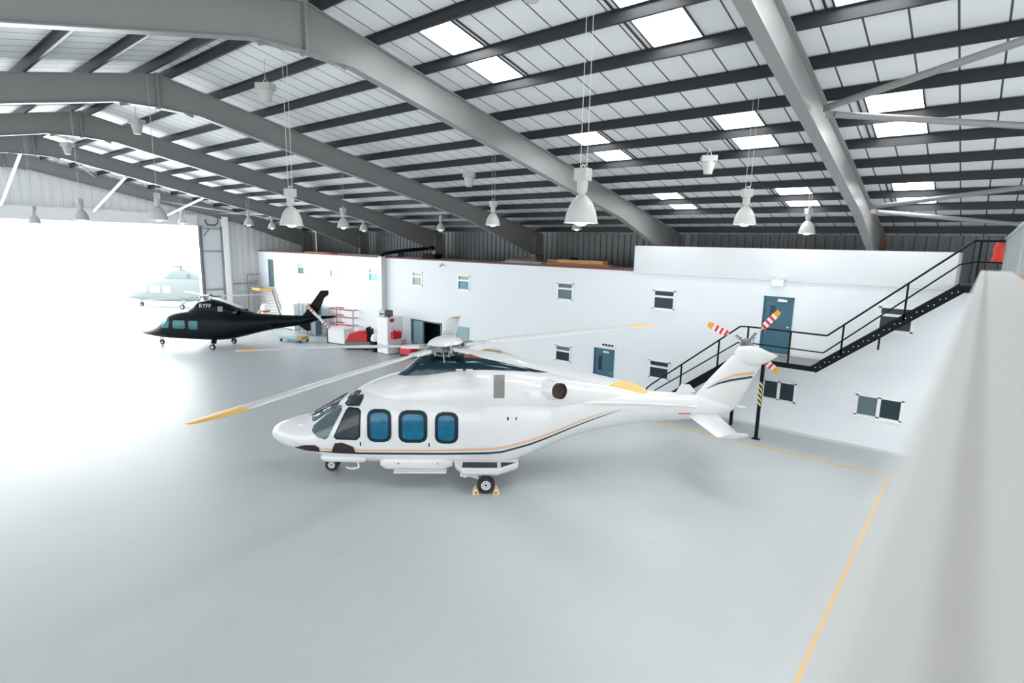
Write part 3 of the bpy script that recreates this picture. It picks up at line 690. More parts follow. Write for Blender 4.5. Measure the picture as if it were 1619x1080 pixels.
def rrect(x0, z0, x1, z1, r=.12, n=5, skew=0):
    out = []
    for cx, cz, a0 in ((x1-r, z1-r, 0), (x0+r, z1-r, 90), (x0+r, z0+r, 180), (x1-r, z0+r, 270)):
        for i in range(n+1):
            a = R(a0+90*i/n); z = cz+r*math.sin(a); out.append((cx+r*math.cos(a)+skew*(z-z0)/(z1-z0), z))
    return out
def wheel(parent, x, y, z, r, w, name='wheel', tyre_m='rubber'):
    o_ = MB().lathe([(r*.55, -w/2), (r*.85, -w/2), (r*.97, -w*.35), (r, -w*.15), (r, w*.15), (r*.97, w*.35), (r*.85, w/2), (r*.55, w/2)], (0, 0, 0), (0, 1, 0), n=28).build(name, tyre_m, parent, smooth=True, loc=(x, y, z))
    mb = MB().lathe([(0, -w*.3), (r*.2, -w*.42), (r*.24, -w*.3), (r*.48, -w*.34), (r*.56, -w*.5), (r*.56, w*.5), (r*.48, w*.34), (r*.2, w*.42), (0, w*.3)], (0, 0, 0), (0, 1, 0), n=28)
    mb.build('hub', 'outside_white', o_, smooth=True)
    mb = MB().cyl((0, -w*.46, 0), (0, w*.46, 0), r*.12, n=8)
    for k in range(7):
        a = 2*math.pi*k/7
        for sg in (-1, 1): mb.cyl((r*.36*math.cos(a), sg*w*.30, r*.36*math.sin(a)), (r*.36*math.cos(a), sg*w*.38, r*.36*math.sin(a)), r*.06, n=6)
    mb.build('hub_holes', 'rubber', o_)
    return o_
def blade_mesh(r0, r1, c, tip0=None, droop=0, tw=8, swept=True, t=.03, n=26, cuff=1.1):
    # blade along +x, chord along y; returns (main, tip)
    def ring(r_):
        u = (r_-r0)/(r1-r0); ch = c
        if r_ < r0+cuff: ch = c*(.35+.65*((r_-r0)/cuff)**.8)
        off = 0
        if swept and tip0 and r_ > tip0:
            q = (r_-tip0)/(r1-tip0); ch = c*(1-.62*q**2.6); off = c*.30*q**2
        ang = R(tw*(1-u)); th = t*(ch/c)*(1.8-u*.9); P = []
        for k in range(12):
            a = 2*math.pi*k/12; y = math.cos(a)*ch/2*(1 if math.cos(a) > 0 else 1)-off; z = math.sin(a)*th/2*(1+.5*math.cos(a))
            P.append((r_, y*math.cos(ang)-z*math.sin(ang), y*math.sin(ang)+z*math.cos(ang)-droop*u*u))
        return P
    rs = [r0+(r1-r0)*i/n for i in range(n+1)]
    if tip0: return MB().loft([ring(q) for q in rs if q < tip0]+[ring(tip0)]), MB().loft([ring(tip0)]+[ring(q) for q in [tip0+(r1-tip0)*i/10 for i in range(1, 11)]])
    return MB().loft([ring(q) for q in rs]), None

# ------------------------------------------------------------------ the white helicopter
TH = R(42.45)
H1 = empty('white_helicopter', (-13.667, 8.415, 0), TH, label='large white helicopter with blue cabin windows parked in the hangar centre', cat='helicopter')
fus = Body([(-1.66, 1.02, 1.12, .05, 1.07, 2), (-1.58, .92, 1.27, .2, 1.07, 2), (-1.4, .83, 1.40, .38, 1.06, 2.05), (-.96, .72, 1.55, .66, 1.05, 2.1), (-.55, .63, 1.62, .84, 1.06, 2.2),
    (0, .55, 1.93, .99, 1.1, 2.4), (.4, .52, 2.17, 1.06, 1.12, 2.7), (.75, .5, 2.38, 1.09, 1.15, 3.0), (1.2, .49, 2.52, 1.12, 1.2, 3.4), (2, .46, 2.56, 1.13, 1.25, 3.6), (3.5, .42, 2.56, 1.13, 1.25, 3.6),
    (4.8, .43, 2.56, 1.13, 1.3, 3.5), (5.3, .55, 2.57, 1.1, 1.4, 3.3), (5.9, .80, 2.58, 1.02, 1.55, 3.0), (6.5, 1.03, 2.58, .88, 1.7, 2.7), (7.2, 1.22, 2.55, .68, 1.85, 2.5), (8, 1.36, 2.48, .53, 1.93, 2.3),
    (9, 1.5, 2.42, .43, 1.98, 2.2), (10.3, 1.6, 2.34, .34, 2.0, 2.1), (11, 1.64, 2.24, .24, 1.95, 2), (11.45, 1.75, 2.05, .1, 1.9, 2)])
fo = fus.mesh(90, 48).build('fuselage', 'white_paint', H1, smooth=True)
cow = Body([(.7, 2.2, 2.36, .35, 2.25, 2.2), (1.2, 2.0, 2.62, .74, 2.2, 2.6), (2, 2.0, 2.86, .92, 2.25, 3), (2.6, 2.0, 2.98, .98, 2.25, 3.1), (3.4, 2.0, 3.10, 1.02, 2.3, 3.2), (4.2, 2.0, 3.16, 1.03, 2.3, 3.2),
    (5, 2.0, 3.12, 1.0, 2.3, 3.2), (6, 2.0, 2.97, .93, 2.3, 3), (6.6, 2.0, 2.86, .8, 2.3, 2.8), (7.4, 2.0, 2.68, .55, 2.25, 2.5), (8.3, 2.0, 2.50, .35, 2.2, 2.2)])
co_ = cow.mesh(60, 44).build('engine_cowling', 'white_paint', H1, smooth=True)
teal = Body([(1.9, 2.6, 2.84, .2, 2.7, 2.4), (2.15, 2.6, 3.03, .42, 2.7, 2.8), (2.55, 2.6, 3.36, .56, 2.8, 3.2), (3.0, 2.6, 3.42, .62, 2.8, 3.4), (3.9, 2.6, 3.42, .62, 2.8, 3.4), (4.6, 2.6, 3.36, .60, 2.8, 3.2), (5.4, 2.6, 3.19, .52, 2.75, 3), (6.15, 2.6, 2.94, .3, 2.7, 2.6)])
te = teal.mesh(50, 36).build('rotor_cowling', 'navy', H1, smooth=True); te['label'] = 'dark teal-black cowling under the rotor'
# glazing
def glaz(name, poly, m_, off=.014, par=None, body=fus, both=True, rimpoly=None):
    for sd in ((-1, 1) if both else (-1,)):
        p_ = par if par else H1
        if rimpoly: p_ = body.side_patch(rimpoly, off, sd).build('window_surround', 'window_rim', H1)
        body.side_patch(poly, off+(.008 if rimpoly else 0), sd).build(name, m_, p_, smooth=False)
def inset(poly, k):
    cx = sum(p[0] for p in poly)/len(poly); cz = sum(p[1] for p in poly)/len(poly)
    return [(cx+(x-cx)*k, cz+(z-cz)*k) for x, z in poly]
glaz('cabin_window', rrect(1.33, 1.32, 1.79, 2.03, .12), 'cabin_glass', rimpoly=rrect(1.24, 1.23, 1.88, 2.12, .2))
glaz('cabin_window', rrect(2.17, 1.31, 2.73, 2.0, .12), 'cabin_glass', rimpoly=rrect(2.07, 1.22, 2.83, 2.10, .2))
glaz('cabin_window', rrect(3.12, 1.29, 3.55, 1.97, .12), 'cabin_glass', rimpoly=rrect(3.03, 1.20, 3.65, 2.06, .2))
dw = [(.33, 1.33), (.42, 1.27), (.95, 1.27), (1.05, 1.36), (1.07, 2.05), (1.0, 2.12), (.72, 2.12), (.65, 2.06)]
glaz('cockpit_door_window', inset(dw, .88), 'cockpit_glass', rimpoly=dw)
ws = [(-.30, 1.42), (-.1, 1.28), (.10, 1.25), (.17, 1.3), (.52, 2.02), (.47, 2.10), (.36, 2.08), (-.28, 1.55)]
glaz('windscreen_side', ws, 'windscreen')
glaz('roof_window', [(.56, 2.16), (.66, 2.13), (1.02, 2.17), (1.10, 2.36), (1.06, 2.42), (.78, 2.345), (.64, 2.27)], 'cockpit_glass', off=.016)
glaz('chin_window', [(-.86, .90), (-.5, 1.03), (-.2, 1.06), (-.08, 1.0), (-.08, .86), (-.5, .84)], 'brown_glass')
glaz('lower_window', [(.26, .90), (.36, 1.16), (.55, 1.19), (.86, 1.08), (.92, .90)], 'brown_glass')
for sg in (-1, 1):
    fus.top_patch([(-.50, sg*.05), (-.44, sg*.45), (-.30, sg*.62), (.36, sg*.60), (.42, sg*.05)], .014).build('windscreen_front', 'windscreen', H1)
    fus.top_patch([(.60, sg*.1), (.60, sg*.55), (.95, sg*.6), (.95, sg*.1)], .012).build('roof_window', 'cockpit_glass', H1)
    MB().tube([(-.52, sg*.15, fus.top(-.52, .15)+.03), (.1, sg*.42, fus.top(.1, .42)+.05), (.25, sg*.46, fus.top(.25, .46)+.05)], .012, n=6).bar((-.1, sg*.33, fus.top(-.1, .33)+.045), (.36, sg*.5, fus.top(.36, .5)+.04), .02, .02).build('wiper', 'black_steel', H1)
# stripes
OR = [(-.95, 1.06, .3), (-.5, .985, .5), (.1, .975, .8), (.86, .985, 1), (3.2, 1.005, 1), (4.4, 1.045, 1), (4.85, 1.09, 1), (5.62, 1.29, .9), (6.65, 1.62, .7), (7.33, 1.84, .45), (7.93, 2.0, .15)]
NV = [(-.1, .89, .3), (.3, .89, .9), (.86, .90, 1), (3.2, .905, 1), (4.4, .93, 1), (4.8, .965, 1), (5.62, 1.18, 1), (6.65, 1.53, .75), (7.4, 1.77, .5), (8.2, 2.01, .12)]
for sd in (-1, 1):
    fus.stripe(OR, .055, side=sd).build('orange_stripe', 'orange_stripe', H1); fus.stripe(NV, .058, side=sd).build('navy_stripe', 'navy_stripe', H1)
    # cabin door outline and details
    for a, b_ in (((1.95, 1.14), (2.9, 1.14)),): fus.stripe([(a[0], a[1], 1), (b_[0], b_[1], 1)], .008, side=sd).build('door_seam', 'panel_grey', H1)
    fus.side_patch([(1.04, 1.12), (1.07, 1.12), (1.07, 1.22), (1.04, 1.22)], .01, sd, 2, 2).build('door_handle', 'black_steel', H1)
    fus.side_patch([(2.86, 1.11), (2.89, 1.11), (2.89, 1.21), (2.86, 1.21)], .01, sd, 2, 2).build('door_handle', 'black_steel', H1)
    fus.side_patch([(9.85, 1.84), (10.22, 1.84), (10.22, 1.87), (9.85, 1.87)], .008, sd, 3, 2).build('red_marking', 'red', H1)
    fus.side_patch([(3.65, 2.27), (4.45, 2.27), (4.45, 2.36), (3.65, 2.36)], .006, sd, 5, 2).build('step_panel', 'panel_grey', H1)
    fus.side_patch([(4.95, 1.86), (4.99, 1.86), (4.99, 1.94), (4.95, 1.94)], .01, sd, 2, 2).build('latch', 'black_steel', H1)
    fus.side_patch([(5.18, 1.86), (5.21, 1.86), (5.21, 1.94), (5.18, 1.94)], .01, sd, 2, 2).build('latch', 'black_steel', H1)
    cow.side_patch([(4.58, 2.44), (4.87, 2.44), (4.87, 3.02), (4.58, 3.02)], .01, sd).build('cooling_grille', 'grille', H1)
    cow.side_patch([(5.35, 2.50), (5.55, 2.50), (5.55, 2.63), (5.35, 2.63)], .008, sd, 3, 3).build('small_grille', 'panel_grey', H1)
    cow.side_patch([(5.85, 2.50), (6.1, 2.50), (6.1, 2.6), (5.85, 2.6)], .008, sd, 3, 3).build('small_grille', 'panel_grey', H1)
    cow.stripe([(1.1, 2.30, 1), (3.0, 2.34, 1), (7.0, 2.33, 1)], .012, side=sd, off=.004).build('cowling_seam', 'panel_grey', H1)
    for s0, z0, z1 in ((1.16, .62, 2.2), (2.95, .62, 2.2), (5.38, .95, 1.35)):
        fus.side_patch([(s0, z0), (s0+.010, z0), (s0+.010, z1), (s0, z1)], .003, sd, 1, 16).build('panel_seam', 'panel_grey', H1)
    # exhaust
    MB().lathe([(.20, -.35), (.215, 0), (.20, .0), (.185, -.06), (0, -.09)], (6.38, sd*1.10, 2.67), (.62, sd*.8, .12), n=24).build('exhaust_pipe', 'exhaust', H1, smooth=True)
    MB().lathe([(.32, -.85), (.28, -.4), (.24, -.16), (.20, -.14)], (6.38, sd*1.10, 2.67), (.62, sd*.8, .12), n=24).build('exhaust_fairing', 'white_paint', H1, smooth=True)
    # strake on tail boom
    MB().loft([[(s, sd*(fus.side(s, z_)-.05), z_-.02), (s, sd*(fus.side(s, z_)+.05), z_-.01), (s, sd*(fus.side(s, z_)-.05), z_+.03)] for s, z_ in ((7.1, 2.24), (8.5, 2.18), (10.4, 2.08))]).build('boom_strake', 'white_paint', H1)
    # registration-size small dashes on the teal cowling
    for k, s0 in enumerate((3.55, 3.82)): teal.side_patch([(s0, 3.08), (s0+.19, 3.08), (s0+.19, 3.13), (s0, 3.13)], .008, sd, 3, 2).build('small_lettering', 'panel_grey', te)
    # horizontal stabiliser with end plate
    y0, y1 = sd*.2, sd*1.75
    rings = []
    for y, x0, x1, z in ((y0, 10.15, 11.05, 1.78), (y1, 10.40, 11.08, 1.66), (sd*1.88, 10.48, 11.12, 1.69), (sd*1.98, 10.62, 11.16, 1.80)):
        rings.append([(x0, y, z), (x0+.12, y, z+.045), (x0+.4, y, z+.05), (x1, y, z+.005), (x1-.2, y, z-.03), (x0+.15, y, z-.04)])
    MB().loft(rings).build('horizontal_stabiliser', 'white_paint', H1, smooth=True)
    # sponson
    P = [(3.48, .8), (3.58, 1.3), (3.78, 1.64), (4.75, 1.66), (5.28, 1.22), (5.3, .8)]
    mb = MB(); mb.loft([[(s, sd*y, .67) for s, y in P], [(s, sd*(y-.01), .70) for s, y in inset(P, .985)]]); mb.loft([[(4.3+(s-4.3)*.9, sd*(.8+(y-.8)*.86), .47) for s, y in P], [(4.3+(s-4.3)*.98, sd*(.8+(y-.8)*.98), .56) for s, y in P], [(s, sd*y, .67) for s, y in P]])
    sp = mb.build('sponson', 'white_paint', H1)
    MB().box(3.78, min(sd*1.2, sd*1.56), .698, 4.70, max(sd*1.2, sd*1.56), .706).add([(4.80, sd*1.2, .706), (5.20, sd*1.2, .706), (4.80, sd*1.54, .706)], [(0, 1, 2)]).build('walkway_panel', 'tread', sp)
    # main gear
    g = MB().cyl((4.40, sd*1.3, .52), (4.41, sd*1.33, .25), .045, n=12).cyl((3.85, sd*1.3, .42), (4.41, sd*1.33, .24), .035, n=10).cyl((3.9, sd*1.36, .48), (4.2, sd*1.36, .36), .03, n=10).cyl((4.41, sd*1.33, .24), (4.41, sd*1.52, .24), .03)
    g.cyl((3.85, sd*1.2, .42), (3.85, sd*1.42, .42), .06).box(3.72, min(sd*1.2, sd*1.4), .38, 3.95, max(sd*1.2, sd*1.4), .5)
    g.build('main_gear_leg', 'white_paint', H1, smooth=True)
    wheel(H1, 4.41, sd*1.54, .235, .235, .19, 'main_wheel')
    # float bag fairings, footstep
    rings = []
    for s, r_ in ((-.05, .05), (.02, .11), (.15, .13), (1.0, .14), (1.15, .12), (1.2, .04)):
        rings.append([(s, sd*(.93)+r_*1.0*math.cos(a), .72+r_*.95*math.sin(a)-.01*s) for a in [2*math.pi*i/14 for i in range(14)]])
    MB().loft(rings).build('float_bag_fairing', 'white_paint', H1, smooth=True)
    rings = []
    for s, r_ in ((1.55, .05), (1.7, .12), (3.2, .13), (3.5, .06)):
        rings.append([(s, sd*.98+r_*math.copysign(abs(math.cos(a))**.6, math.cos(a)), .60+r_*1.45*math.copysign(abs(math.sin(a))**.6, math.sin(a))) for a in [2*math.pi*i/14 for i in range(14)]])
    MB().loft(rings).build('side_fairing', 'white_paint', H1, smooth=True)
    mb = MB().box(1.95, min(sd*1.02, sd*1.32), .43, 3.35, max(sd*1.02, sd*1.32), .465)
    for k in range(3): mb.box(2.0, min(sd*(1.1+k*.07), sd*(1.13+k*.07)), .475, 3.3, max(sd*(1.1+k*.07), sd*(1.13+k*.07)), .485)
    mb.build('boarding_step', 'white_paint', H1)
    mb = MB()
    for s in (2.05, 3.1): mb.cyl((s, sd*1.10, .62), (s, sd*1.125, .62), .018, n=8)
    mb.build('drain_hole', 'black', H1)
    # nose wheel
    wheel(H1, 0.0, sd*.13, .185, .185, .12, 'nose_wheel')
    MB().tube([(.9, sd*.85, .62), (.95, sd*.9, .42), (.75, sd*.9, .38), (.6, sd*.88, .42)], .03).build('landing_light_arm', 'white_paint', H1, smooth=True)
MB().cyl((0, 0, .2), (.05, 0, .7), .05).cyl((0, -.13, .185), (0, .13, .185), .03).cyl((.02, 0, .35), (.5, 0, .55), .03).build('nose_gear_leg', 'white_paint', H1)
MB().bar((-.15, -.1, .64), (.55, -.1, .5), .02, .3).bar((-.15, .1, .64), (.55, .1, .5), .02, .3).build('gear_bay_door', 'white_paint', H1)
MB().lathe([(0, .3), (.1, .28), (.16, .18), (.17, .05), (.12, 0), (0, 0)], (.55, 0, .28), n=16).build('belly_camera', 'glass_grey', H1, smooth=True)
MB().bar((2.6, 0, .42), (2.62, 0, .15), .01, .1).bar((6.4, .0, 1.0), (6.5, 0, .8), .01, .08).build('belly_antenna', 'white_paint', H1)
MB().add([(9.85, -.02, 2.36), (10.0, -.02, 2.62), (10.25, -.02, 2.62), (10.45, -.02, 2.4), (9.85, .02, 2.36), (10.0, .02, 2.62), (10.25, .02, 2.62), (10.45, .02, 2.4)], [(0, 1, 2, 3), (7, 6, 5, 4), (0, 4, 5, 1), (1, 5, 6, 2), (2, 6, 7, 3)]).build('boom_antenna', 'white_paint', H1)
# fin
rings = []
for z, le, tex, th in ((1.66, 10.6, 11.35, .10), (1.95, 10.35, 11.66, .15), (2.3, 10.42, 11.86, .15), (2.8, 10.80, 12.08, .13), (3.2, 11.15, 12.30, .12), (3.5, 11.42, 12.44, .11)):
    ring = []
    for k in range(20):
        a = 2*math.pi*k/20; u = (1-math.cos(a))/2; ring.append((le+(tex-le)*u, th*1.5*math.sin(a)*(.35+.65*(1-u)), z))
    rings.append(ring)
fin = MB().loft(rings).build('tail_fin', 'white_paint', H1, smooth=True)
def fin_y(s, z):
    for (z0, l0, t0, h0), (z1, l1, t1, h1) in zip([(1.66, 10.6, 11.35, .10), (1.95, 10.35, 11.66, .15), (2.3, 10.42, 11.86, .15), (2.8, 10.80, 12.08, .13), (3.2, 11.15, 12.30, .12)], [(1.95, 10.35, 11.66, .15), (2.3, 10.42, 11.86, .15), (2.8, 10.80, 12.08, .13), (3.2, 11.15, 12.30, .12), (3.5, 11.42, 12.44, .11)]):
        if z <= z1 or z1 == 3.5:
            t_ = (z-z0)/(z1-z0); le, te_, th = l0+(l1-l0)*t_, t0+(t1-t0)*t_, h0+(h1-h0)*t_; u = min(.98, max(.02, (s-le)/(te_-le)))
            return th*1.5*math.sqrt(max(0, 1-(1-2*u)**2))*(.35+.65*(1-u))
def fstripe(pts, w0, m_, name):
    for sd in (-1, 1):
        P = []
        for a, b_ in zip(pts, pts[1:]):
            for i in range(6): t_ = i/6; P.append([a[j]+(b_[j]-a[j])*t_ for j in range(3)])
        P.append(pts[-1]); vs = [(x, sd*(fin_y(x, z+d*w*w0)+.008), z+d*w*w0) for x, z, w in P for d in (-.5, .5)]
        MB().add(vs, [(2*k, 2*k+1, 2*k+3, 2*k+2) for k in range(len(P)-1)]).build(name, m_, fin)
fstripe([(10.86, 2.68, .2), (11.14, 2.83, .8), (11.5, 2.95, 1), (12.1, 3.0, 1)], .06, 'orange_stripe', 'orange_fin_stripe')
fstripe([(10.72, 2.54, .2), (11.01, 2.70, .8), (11.38, 2.80, 1), (12.05, 2.88, 1)], .065, 'navy_stripe', 'navy_fin_stripe')
pod = Body([(11.5, 3.4, 3.64, .07, 3.5, 2.4), (11.62, 3.3, 3.76, .13, 3.5, 3.2), (11.9, 3.22, 3.78, .17, 3.5, 3.4), (12.15, 3.22, 3.75, .17, 3.48, 3), (12.4, 3.28, 3.65, .13, 3.48, 2.6), (12.62, 3.40, 3.56, .07, 3.48, 2.2), (12.74, 3.47, 3.51, .02, 3.49, 2)])
po = pod.mesh(24, 20).build('fin_tip_fairing', 'white_paint', H1, smooth=True)
pod.side_patch([(12.36, 3.38), (12.48, 3.38), (12.48, 3.44), (12.36, 3.44)], .006, -1, 2, 2).build('tail_light', 'mech_light', po)
MB().cyl((11.66, 0, 1.98), (11.95, 0, 1.94), .05, .03).build('tail_light_mount', 'white_paint', H1)
# tail rotor on the starboard side of the fin
tr = MB().cyl((0, -.34, 0), (0, .12, 0), .07, n=12).lathe([(.0, -.02), (.16, 0), (.17, .06), (0, .09)], (0, 0, 0), (0, 1, 0), n=16)
for k in range(4):
    a = R(52+90*k); d = Vector((math.cos(a), 0, math.sin(a))); e = Vector((-math.sin(a), 0, math.cos(a)))
    tr.bar(d*.08, d*.42, .05, .06).cyl(d*.3+e*.05+Vector((0, -.06, 0)), d*.12-e*.1+Vector((0, -.12, 0)), .014, n=6).cyl(d*.2+Vector((0, .05, 0)), d*.3-e*.06+Vector((0, -.05, 0)), .02, n=6)
tro = tr.build('tail_rotor', 'mech', H1, loc=(12.0, .42, 3.76))
for k, aa in enumerate((154, 47.5, -39, 235)):
    a = R(aa); c_, s_ = math.cos(a), math.sin(a)
    def P2(r_, q, y): return (c_*r_-s_*q, y, s_*r_+c_*q)
    segs = [.30, .66, .67, .75, .83, .91, .99, 1.07, 1.15, 1.32]
    cols = [3, 0, 1, 0, 1, 0, 1, 0, 2]
    tb = MB()
    for (r0, r1, ci) in zip(segs, segs[1:], cols):
        def w_(r_): return .018 if r_ < .665 else (.095 if r_ < 1.2 else .07)
        vs = [P2(r_, q*w_(r_), y) for r_ in (r0, r1) for q, y in ((-1, -.006), (1, -.012), (1, .006), (-1, .012))]
        tb.add(vs, [(0, 1, 5, 4), (1, 2, 6, 5), (2, 3, 7, 6), (3, 0, 4, 7), (0, 3, 2, 1), (4, 5, 6, 7)], ci)
    tb.build('tail_rotor_blade', ['outside_white', 'red', 'tip_orange', 'mech_light'], tro)
# main rotor
HS, HZ = 3.22, 3.64
hub = empty('rotor_head', (HS, 0, HZ)); hub.parent = H1; hub.rotation_euler = (0, R(-3.8), 0)
MB().lathe([(0, .30), (.12, .295), (.28, .26), (.42, .19), (.50, .10), (.48, .07), (.40, .09), (0, .12)], n=40).build('hub_dome', 'white_paint', hub, smooth=True)
mb = MB().cyl((0, 0, -.5), (0, 0, .1), .09).lathe([(0, -.3), (.28, -.3), (.3, -.26), (.12, -.2), (0, -.2)], n=20).lathe([(0, -.06), (.24, -.06), (.26, 0), (.24, .08), (0, .08)], n=20)
ang0 = 124.5
for k in range(5):
    a = R(ang0+72*k); d = Vector((math.cos(a), -math.sin(a), 0)); e = Vector((math.sin(a), math.cos(a), 0)); up = Vector((0, 0, 1))
    mb.cyl(d*.2+e*.16+up*-.28, d*.42+e*.2+up*.0, .022, n=8).cyl(d*.16+e*.02+up*-.5, d*.3+e*.1+up*-.26, .02, n=8)
    mb.cyl(d*.26+e*.18+up*.05, d*.62+e*.12+up*.03, .045, n=10).bar(d*.15, d*.55, .17, .12).cyl(d*.35-e*.12-up*.05, d*.6-e*.05-up*.02, .03, n=8)
    mb.box(*(tuple(d*.36+e*.14-Vector((.03, .03, .1)))), *(tuple(d*.36+e*.14+Vector((.03, .03, .1)))))
    mb.bar(d*.3+e*.22-up*.02, d*.72+e*.10, .06, .09).bar(d*.62, d*.8, .14, .15).cyl(d*.5-e*.14-up*.12, d*.5-e*.14+up*.1, .045, n=10)
    mb.cyl(d*.1+up*-.42, d*.44+e*.3+up*-.46, .022, n=6).cyl(d*.44+e*.3-up*.46, d*.40+e*.24-up*.1, .018, n=6)
mb.build('hub_mechanism', 'mech', hub)
mb = MB()
for k in range(5):
    a = R(ang0+72*k+20); mb.cyl((math.cos(a)*.33, math.sin(a)*.33, -.42), (math.cos(a)*.36, math.sin(a)*.36, -.02), .016, n=8)
mb.build('pitch_link', 'mech_light', hub)
for k in range(5):
    a = ang0+72*k
    br = MB().bar((.5, 0, 0), (1.15, 0, -.01), .22, .09).bar((1.1, -.02, 0), (1.3, -.02, -.01), .3, .06)
    g = br.build('blade_grip', 'white_paint', hub); g.rotation_euler = (0, 0, -R(a))
    m1, m2 = blade_mesh(1.0, (7.08, 7.05, 6.9, 6.9, 6.92)[k], .46, 6.12, droop=(.12, .18, .05, .05, .05)[k], tw=9, t=.05)
    b1 = m1.build('rotor_blade', 'white_paint', hub, smooth=True); b1.rotation_euler = (0, 0, -R(a))
    m2.build('blade_tip', 'tip_yellow', b1, smooth=True)
# small orange-brown cover and mast fairing on the cowling
MB().box(3.75, -.35, 3.36, 4.2, .1, 3.5).build('intake_cover', 'brown_steel', H1, bevel=.02)
MB().lathe([(0, 3.36), (.34, 3.36), (.3, 3.46), (.2, 3.48), (0, 3.48)], (HS, 0, 0), n=24).build('swash_base', 'mech', H1, smooth=True)
# chocks under the main wheel
def w2(s, lat, z=0):
    c_, s_ = math.cos(TH), math.sin(TH); return (-13.667+c_*s+s_*lat, 8.415+s_*s-c_*lat, z)
for s, lb in ((4.17, 'pale yellow wheel chock in front of the white helicopter main wheel'), (4.66, 'pale yellow wheel chock behind the white helicopter main wheel')):
    t = empty('wheel_chock', w2(s, 1.52), TH, label=lb, cat='wheel chock', group='chocks at the main wheel')
    sg = 1 if s > 4.4 else -1
    MB().prism([(-.06*sg, -.15, 0), (.11*sg, -.15, 0), (.03*sg, -.15, .15), (-.02*sg, -.15, .15)], (0, .3, 0)).build('wedge', 'lever_yellow', t)
    MB().prism([(-.02*sg, -.153, .03), (.05*sg, -.153, .03), (.015*sg, -.153, .09)], (0, .004, 0)).build('triangle_mark', 'black', t)

